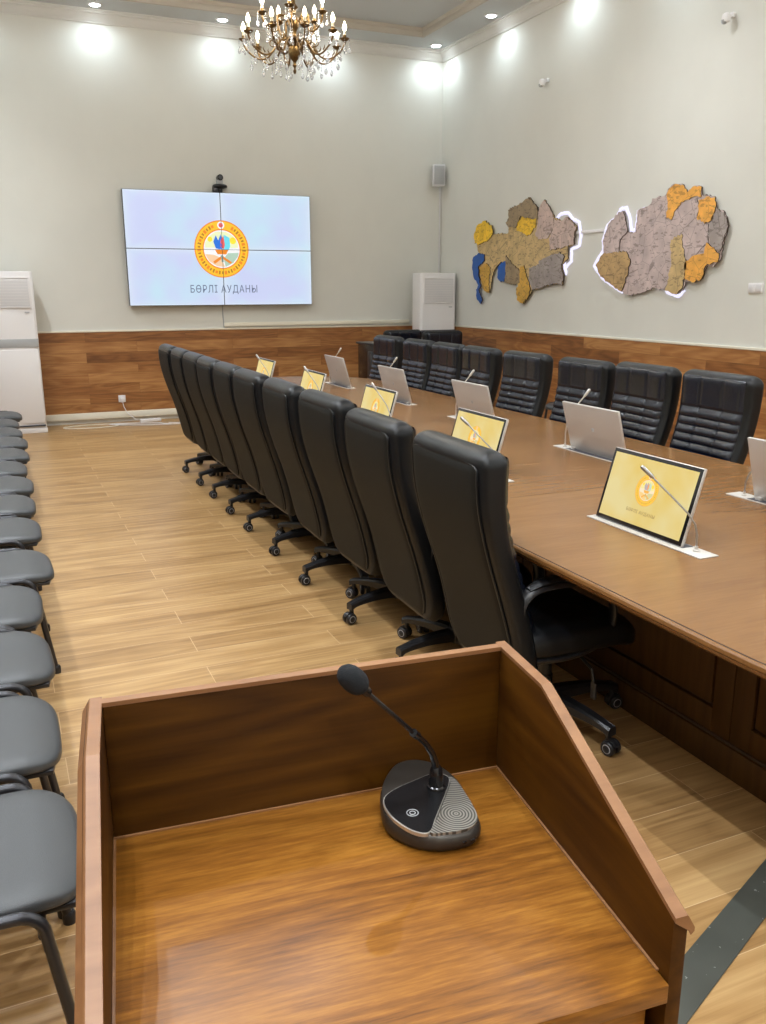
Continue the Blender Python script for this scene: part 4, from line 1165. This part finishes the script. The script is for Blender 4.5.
for i, y in enumerate(myf):
    o = copy_tree(mon if i == 0 else mon2)
    o.location = (2.825, y + 0.03, 0.7502); o.rotation_euler = (0, 0, pi)
    lab = ('silver back of a desk monitor cut off by the right picture edge' if i == 0 else
           'back of a silver desk monitor on the map side, %s' % PL[i])
    tag(o, lab, 'monitor', 'desk monitors of the map side')

# ================================================================== CABINET AIR CONDITIONERS  (front faces -y)
def make_ac(name, label, loc, W_, D_, H_, band):
    t = thing(name, label, 'air conditioner', loc)
    m = MB()
    # slightly bowed front in plan
    fr = [(-W_ / 2, 0.02), (-W_ / 2 + 0.03, -0.004), (0, -0.014), (W_ / 2 - 0.03, -0.004), (W_ / 2, 0.02), (W_ / 2, D_), (-W_ / 2, D_)]
    m.prism(fr, 'Z', 0.06, H_, 0.008); m.build('cabinet', M['white'], t)
    m = MB(); m.box((0, D_ / 2, 0.03), (W_ + 0.01, D_ + 0.02, 0.06), 0.006); m.build('base', M['white'], t)
    m = MB(); m.box((0, -0.012, H_ - 0.225), (W_ * 0.80, 0.012, 0.30), 0.004); lv = m.build('outlet_panel', M['white2'], t)
    m = MB()
    for k in range(9): m.box((0, -0.020, H_ - 0.35 + k * 0.031), (W_ * 0.77, 0.006, 0.004))
    m.build('louver_line', M['white'], lv)
    m = MB(); m.box((0, -0.014, H_ - 0.069), (W_ * 0.82, 0.018, 0.010), 0.003); m.box((0, -0.016, H_ - 0.384), (W_ * 0.82, 0.022, 0.012), 0.004)
    for s_ in (-1, 1): m.box((s_ * W_ * 0.405, -0.012, H_ - 0.225), (0.010, 0.016, 0.31), 0.003)
    m.build('outlet_frame', M['white'], t)
    m = MB(); m.box((0, -0.008, 1.015), (W_ * 0.985, 0.016, 0.095), 0.003); m.build('display_band', band, t)
    m = MB(); m.box((0, -0.012, 0.53), (W_ * 0.96, 0.018, 0.83), 0.008); m.build('lower_panel', M['white'], t)
    m = MB(); m.box((W_ * .08, -0.0135, 0.085), (W_ * 0.80, 0.017, 0.018), 0.002); m.build('intake_slot', M['dkslot'], t)
    m = MB(); m.box((W_ * 0.33, -0.0155, H_ - 0.44), (0.05, 0.003, 0.012)); m.build('badge', M['grey'], t)
    return t
make_ac('cabinet_air_conditioner', 'tall white floor-standing air conditioner at the left picture edge', (0.185, 10.655, 0), 0.54, 0.40, 1.79, M['grey'])
make_ac('cabinet_air_conditioner', 'white floor-standing air conditioner in the far right corner below the speaker', (5.475, 10.62, 0), 0.53, 0.25, 1.80, M['dkslot'])

# low black equipment cabinet beyond the table
bc = thing('equipment_cabinet', 'low black cabinet against the wood wall beyond the table end', 'cabinet', (4.06, 8.98, 0))
m = MB(); m.box((0, 0.25, 0.50), (0.42, 0.50, 0.98), 0.006); m.build('body', M['black'], bc)
m = MB(); m.box((0, 0.25, 0.995), (0.46, 0.54, 0.022), 0.004); m.build('top', M['plast'], bc)
m = MB(); m.box((-0.235, 0.06, 0.47), (0.045, 0.10, 0.90), 0.006); m.build('side_rail', M['plast'], bc)
m = MB(); m.box((0, -0.008, 0.50), (0.38, 0.016, 0.88), 0.003); dr_ = m.build('door', M['plast'], bc)
m = MB(); m.tube([(0.15, -0.016, 0.56), (0.15, -0.035, 0.56), (0.15, -0.035, 0.66), (0.15, -0.016, 0.66)], 0.005, 8); m.build('handle', M['steel'], dr_)

# ================================================================== WOODEN WALL MAPS
def scribble(name, col, dark):
    t = NT(name)
    tc = t.n('ShaderNodeTexCoord')
    mp = t.n('ShaderNodeMapping'); mp.inputs['Scale'].default_value = (1, 1, 2.4); t.l(tc.outputs['Object'], mp.inputs[0])
    a = t.n('ShaderNodeTexNoise', i_Scale=9.0, i_Detail=4.0); t.l(tc.outputs['Object'], a.inputs['Vector'])
    b = t.n('ShaderNodeTexVoronoi', feature='DISTANCE_TO_EDGE', i_Scale=7.0); t.l(tc.outputs['Object'], b.inputs['Vector'])
    c = t.n('ShaderNodeTexNoise', i_Scale=17.0, i_Detail=3.0); t.l(mp.outputs[0], c.inputs['Vector'])
    base = t.ramp(a.outputs[0], [(0.3, tuple(x * .8 for x in col)), (0.7, tuple(min(1, x * 1.15) for x in col))])
    ln = t.math('LESS_THAN', b.outputs['Distance'], 0.012)
    bl = t.math('GREATER_THAN', c.outputs[0], 0.60)
    f = t.math('MAXIMUM', t.math('MULTIPLY', ln, 0.5), t.math('MULTIPLY', bl, 0.45))
    t.l(t.mix(f, base, dark), t.b.inputs['Base Color'])
    t.b.inputs['Roughness'].default_value = 0.5
    return t.m
dk = (0.07, 0.045, 0.03)
WM = {
 'olive': scribble('map_olive_wood', (0.60, 0.43, 0.20), dk), 'brown': scribble('map_brown_wood', (0.33, 0.24, 0.14), dk),
 'yellow': scribble('map_yellow_wood', (0.90, 0.55, 0.03), (0.3, .12, .01)), 'blue': plain('map_blue_water', (0.01, 0.10, 0.42), 0.4),
 'ochre': scribble('map_ochre_wood', (0.66, 0.38, 0.06), dk), 'mauve': scribble('map_mauve_wood', (0.58, 0.44, 0.39), dk),
 'grey': scribble('map_grey_wood', (0.36, 0.31, 0.29), dk), 'orange': scribble('map_orange_wood', (0.85, 0.42, 0.08), (.2, .08, .02)),
 'lilac': scribble('map_lilac_wood', (0.56, 0.45, 0.43), dk), 'tan': scribble('map_tan_wood', (0.52, 0.34, 0.15), dk),
}
M['burnt'] = plain('laser_burnt_edge', (0.045, 0.026, 0.014), 0.7)
M['led'] = emis('map_edge_light', (0.82, 0.80, 1.0), 1.0)
XM = XR - 0.03
def rough_outline(pts, amp, seed, sub=5):
    """give the polygon the small ragged edge of a cut map border"""
    rnd = random.Random(seed)
    out = []
    n = len(pts)
    for i in range(n):
        a, b = Vector(pts[i]), Vector(pts[(i + 1) % n])
        L_ = (b - a).length
        k = max(1, int(L_ / 0.022))
        nn = Vector((-(b - a).y, (b - a).x)).normalized() if L_ > 0 else Vector((0, 0))
        for j in range(k):
            p = a + (b - a) * j / k
            if j: p = p + nn * rnd.uniform(-amp, amp)
            out.append((p.x, p.y))
    return out
def map_piece(pts, parent, name, mat, x_front, depth, seed, amp=0.007, origin=(0, 0)):
    pl = [(a - origin[0], b - origin[1]) for a, b in rough_outline(pts, amp, seed)]
    m = MB(); m.prism(pl, 'X', x_front, x_front + depth)
    o = m.build(name, [mat, M['burnt']], parent, None)
    for p in o.data.polygons:
        if abs(p.normal.x) < 0.5: p.material_index = 1
    return o
def wall_map(name, label, data, cols, leds):
    ys_ = [p[0] for p in data['base']]; zs_ = [p[1] for p in data['base']]
    org = (sum(ys_) / len(ys_), min(zs_))
    t = thing(name, label, 'map', (XR, org[0], org[1]))
    map_piece(data['base'], t, 'map_base', WM[cols['base']], -0.034, 0.012, 3, 0.009, org)
    for i, (k, c) in enumerate(cols.items()):
        if k == 'base': continue
        o = map_piece(data[k], t, 'map_region', WM[c], -0.034 - 0.006 - 0.003 * (i % 3), 0.010 + 0.003 * (i % 3), 10 + i, 0.011, org)
    m = MB()
    for k in range(3):
        m.box((-0.011, (k - 1) * 0.5, (max(zs_) - min(zs_)) * 0.5), (0.022, 0.04, 0.04))
    m.build('spacer', M['dkslot'], t)
    for k in leds:
        m = MB()
        P_ = [(-0.014, a - org[0], b - org[1]) for a, b in rough_outline(data[k], 0.005, 77)[:-1 * max(1, int((Vector(data[k][0]) - Vector(data[k][-1])).length / 0.03))]]
        m.tube(P_, 0.013, 8, ry=0.017)
        m.build('edge_light', M['led'], t, 60)
    return t
wall_map('wooden_wall_map', 'layered wooden country map with blue lake pieces, left of the two wall maps', MAPL,
         {'base': 'olive', 'west yellow': 'yellow', 'blue sea': 'blue', 'blue lake': 'blue', 'sw': 'ochre', 'north': 'brown', 'ne': 'mauve', 'east': 'mauve', 'se': 'grey', 's': 'grey', 'sc': 'brown', 'so': 'ochre', 'bright': 'yellow'}, ['led'])
wall_map('wooden_wall_map', 'lilac and orange wooden district map, right of the two wall maps', MAPR,
         {'base': 'lilac', 'pl': 'lilac', 'tl': 'tan', 'pm': 'lilac', 'gr': 'grey', 'ts': 'olive', 'ot': 'orange', 'or': 'orange', 'ose': 'orange'}, ['led1', 'led2'])

# small wall fittings
def dome_cam(y, z, lab):
    t = thing('motion_sensor', lab, 'sensor', (XR, y, z))
    t.scale = (0.8, 0.8, 0.8)
    m = MB(); m.box((-0.02, 0, 0.03), (0.04, 0.05, 0.05), 0.006); m.tube([(-0.02, 0, 0.02), (-0.07, 0, 0.0)], 0.012, 10); m.build('bracket', M['white'], t)
    m = MB(); m.lathe([(0.015, -0.045), (0.038, -0.035), (0.045, 0.0), (0.040, 0.03), (0.02, 0.045)], 20, c=(-0.10, 0, -0.005)); m.build('housing', M['white'], t)
    m = MB(); m.lathe([(0.032, -0.02), (0.030, 0.0), (0.02, 0.015), (0.004, 0.02)], 16, c=(0, 0, 0), M=Matrix.Translation((-0.115, 0.01, -0.045)) @ Matrix.Rotation(pi, 4, 'X')); m.build('lens_cover', M['grey'], t)
dome_cam(8.70, 3.76, 'small white wall sensor high above the left wooden map')
dome_cam(6.05, 3.73, 'small white wall sensor near the top right picture corner')
sk = thing('light_switch', 'double white switch on the wall at the right picture edge', 'switch', (XR, 5.53, 1.60))
m = MB(); m.box((-0.006, 0, 0), (0.012, 0.155, 0.08), 0.003); m.build('plate', M['white'], sk)
for s_ in (-1, 1):
    m = MB(); m.box((-0.0135, s_ * 0.036, 0), (0.006, 0.058, 0.058), 0.002); m.build('rocker', M['white2'], sk)
so = thing('wall_socket', 'white wall socket with a plug in the wood wainscot', 'socket', (1.375, YB - 0.016, 0.285))
m = MB(); m.box((0, -0.006, 0), (0.085, 0.012, 0.085), 0.004); m.build('plate', M['white'], so)
pg_ = thing('power_plug', 'white plug in the wall socket with its cord hanging down', 'plug', (1.375, YB - 0.0285, 0.27))
m = MB(); m.box((0, -0.022, 0.0), (0.045, 0.044, 0.055), 0.008); m.build('plug_body', M['white'], pg_)
m = MB(); m.tube([(0, -0.03, -0.02), (0.01, -0.035, -0.08), (0.04, -0.05, -0.15), (0.09, -0.08, -0.20), (0.13, -0.10, -0.235), (0.155, -0.12, -0.245)], 0.005, 8); m.build('cord', M['white'], pg_)
es = thing('power_strip', 'white power strip lying on the floor under the socket', 'power strip', (1.68, 11.02, 0), radians(6))
m = MB(); m.box((0, 0, 0.02), (0.26, 0.055, 0.038), 0.008); m.build('strip_body', M['white'], es)
for k in range(4):
    m = MB(); m.lathe([(0.017, 0.039), (0.019, 0.0405), (0.019, 0.039)], 16, c=(-0.09 + k * 0.055, 0, 0)); m.build('outlet', M['white2'], es)
rnd = random.Random(5)
for k, (cx_, cy_, n_, lab) in enumerate([(1.02, 10.86, 1, 'loose white cable looped on the floor left of the power strip'), (1.60, 10.78, 2, 'coiled white cable around the power strip')]):
    pts = []
    for i in range(50 * n_):
        a = 2 * pi * i / 50
        r_ = 0.20 + 0.05 * sin(a * 0.7 + k) + 0.02 * n_ * (i / 50)
        pts.append((cx_ + r_ * 1.5 * cos(a + k), cy_ + r_ * 0.55 * sin(a), 0.006 + (0.008 * (i // 50))))
    pts = [p for p in pts if p[1] < YB - 0.06]
    m = MB(); m.tube(pts, 0.005, 6)
    tag(m.build('loose_cable', M['cream' if k == 0 else 'white']), lab, 'cable')

# ================================================================== CHANDELIER
def make_chandelier():
    t = thing('chandelier', 'x', 'chandelier')        # origin at the lowest tip
    m = MB()
    m.lathe([(0.002, 0.0), (0.012, 0.012), (0.016, 0.03), (0.008, 0.045), (0.010, 0.06), (0.022, 0.075), (0.012, 0.095), (0.018, 0.11), (0.042, 0.135), (0.056, 0.17), (0.058, 0.21), (0.045, 0.245), (0.024, 0.265), (0.030, 0.28), (0.060, 0.29), (0.065, 0.30), (0.030, 0.315), (0.020, 0.34), (0.026, 0.37), (0.048, 0.41), (0.052, 0.45), (0.034, 0.49), (0.018, 0.52), (0.022, 0.55), (0.046, 0.57), (0.020, 0.60), (0.014, 0.64), (0.014, 0.80), (0.030, 0.83), (0.012, 0.86), (0.008, 0.90)], 24)
    m.build('column', M['brass'], t, 50)
    m = MB(); m.tube([(0, 0, 0.90), (0, 0, 1.38)], 0.009, 8)
    m.lathe([(0.002, 1.33), (0.05, 1.345), (0.075, 1.375), (0.08, 1.41), (0.0, 1.41)][:-1], 24); m.build('canopy', M['brass'], t, 50)
    def make_arm(rad, zc, drop, n_cr):
        m = MB()
        P_ = [(0.045, zc - 0.02), (0.09, zc + 0.035), (0.15, zc + 0.01), (rad * .52, zc - drop), (rad * .72, zc - drop * 1.15), (rad * .92, zc - drop * .55), (rad, zc + 0.005), (rad, zc + 0.03)]
        c_ = []
        for i in range(len(P_) - 1):
            p0, p1, p2, p3 = [Vector(P_[max(0, min(len(P_) - 1, i + q_))]) for q_ in (-1, 0, 1, 2)]
            for k in range(5):
                s_ = k / 5
                c_.append(0.5 * ((2 * p1) + (p2 - p0) * s_ + (2 * p0 - 5 * p1 + 4 * p2 - p3) * s_ ** 2 + (3 * p1 - p0 - 3 * p2 + p3) * s_ ** 3))
        c_.append(Vector(P_[-1]))
        m.tube([(p[0], 0, p[1]) for p in c_], 0.0085, 8, up=(0, 1, 0))
        # scroll and leaf ornament
        sc_ = []
        for i in range(22):
            a = 2 * pi * 1.35 * i / 21; r_ = 0.045 * (1 - i / 26)
            sc_.append((rad * .42 + r_ * cos(a + 2.6), 0, zc - drop * .3 + 0.05 + r_ * sin(a + 2.6)))
        m.tube(sc_, 0.006, 6, up=(0, 1, 0))
        for k in range(4):
            a = 0.3 + k * 0.5
            px_, pz_ = rad * (.55 + .1 * k), zc - drop * 1.1 + 0.01 * k
            m.tube([(px_, 0, pz_), (px_ + 0.02, 0, pz_ + 0.025), (px_ + 0.012, 0, pz_ + 0.045)], [0.007, 0.005, 0.001], 6, up=(0, 1, 0))
        arm = m.build('arm', M['brass'], t, 60)
        m = MB(); m.lathe([(0.008, zc + 0.02), (0.030, zc + 0.032), (0.046, zc + 0.048), (0.043, zc + 0.052), (0.018, zc + 0.042), (0.016, zc + 0.06), (0.019, zc + 0.075), (0.016, zc + 0.078)], 16, c=(rad, 0, 0)); m.build('drip_cup', M['brass'], arm, 50)
        m = MB(); m.lathe([(0.0125, zc + 0.072), (0.0125, zc + 0.115)], 12, c=(rad, 0, 0)); m.build('candle', M['candle'], arm, 50)
        m = MB(); m.lathe([(0.009, zc + 0.113), (0.017, zc + 0.127), (0.020, zc + 0.143), (0.016, zc + 0.163), (0.008, zc + 0.183), (0.001, zc + 0.198)], 14, c=(rad, 0, 0)); m.build('bulb', M['bulb'], arm, 60)
        for k in range(n_cr):
            m = MB()
            a = 2 * pi * k / n_cr
            x_, y_ = rad + 0.043 * cos(a), 0.043 * sin(a)
            z_ = zc + 0.04
            for j in range(3):
                m.lathe([(0.0005, z_), (0.006, z_ - 0.008), (0.0005, z_ - 0.016)], 6, c=(x_, y_, 0)); z_ -= 0.019
            m.lathe([(0.0005, z_), (0.008, z_ - 0.014), (0.016, z_ - 0.038), (0.010, z_ - 0.054), (0.0005, z_ - 0.062)], 6, c=(x_, y_, 0))
            m.build('crystal_drop', M['crystal'], arm, None)
        # strands under the arm
        for fx in (.38, .62, .86):
            m = MB(); x_ = rad * fx; z_ = zc - drop * (1.25 if fx < .8 else .9)
            for j in range(3): m.lathe([(0.0005, z_), (0.007, z_ - 0.009), (0.0005, z_ - 0.018)], 6, c=(x_, 0, 0)); z_ -= 0.021
            m.lathe([(0.0005, z_), (0.010, z_ - 0.016), (0.018, z_ - 0.040), (0.011, z_ - 0.058), (0.0005, z_ - 0.068)], 6, c=(x_, 0, 0))
            m.build('crystal_drop', M['crystal'], arm, None)
        return arm
    def spread(arm, n, off):
        for k in range(n):
            if k == 0: a_ = arm
            else:
                a_ = arm.copy(); COL.objects.link(a_)
                for ch in arm.children:
                    c_ = ch.copy(); COL.objects.link(c_); c_.parent = a_
            a_.parent = t; a_.rotation_euler = (0, 0, off + 2 * pi * k / n)
    spread(make_arm(0.47, 0.255, 0.105, 4), 10, 0.2)
    spread(make_arm(0.29, 0.46, 0.09, 3), 5, 0.5)
    ld = bpy.data.lights.new('chandelier_glow', 'POINT')
    ld.energy = CHAND_W; ld.color = CHAND_COL; ld.shadow_soft_size = 0.12
    for k in range(5):
        lo = bpy.data.objects.new('bulb_glow', ld); COL.objects.link(lo); lo.parent = t
        a = 2 * pi * k / 5; lo.location = (0.47 * cos(a), 0.47 * sin(a), 0.62)
    ld.energy = CHAND_W / 5
    return t
ch = make_chandelier()
ch.location = (2.62, 7.85, 3.40); ch.scale = (0.925, 0.925, 0.915)
tag(ch, 'brass chandelier with candle bulbs and crystal drops under the ceiling', 'chandelier')
c2 = copy_tree(ch); c2.location = (2.62, 2.0, 3.40)  # unseen copy, added as a light source for the near end
tag(c2, 'second brass crystal chandelier, unseen and added for its light, above the lectern end of the table', 'chandelier')
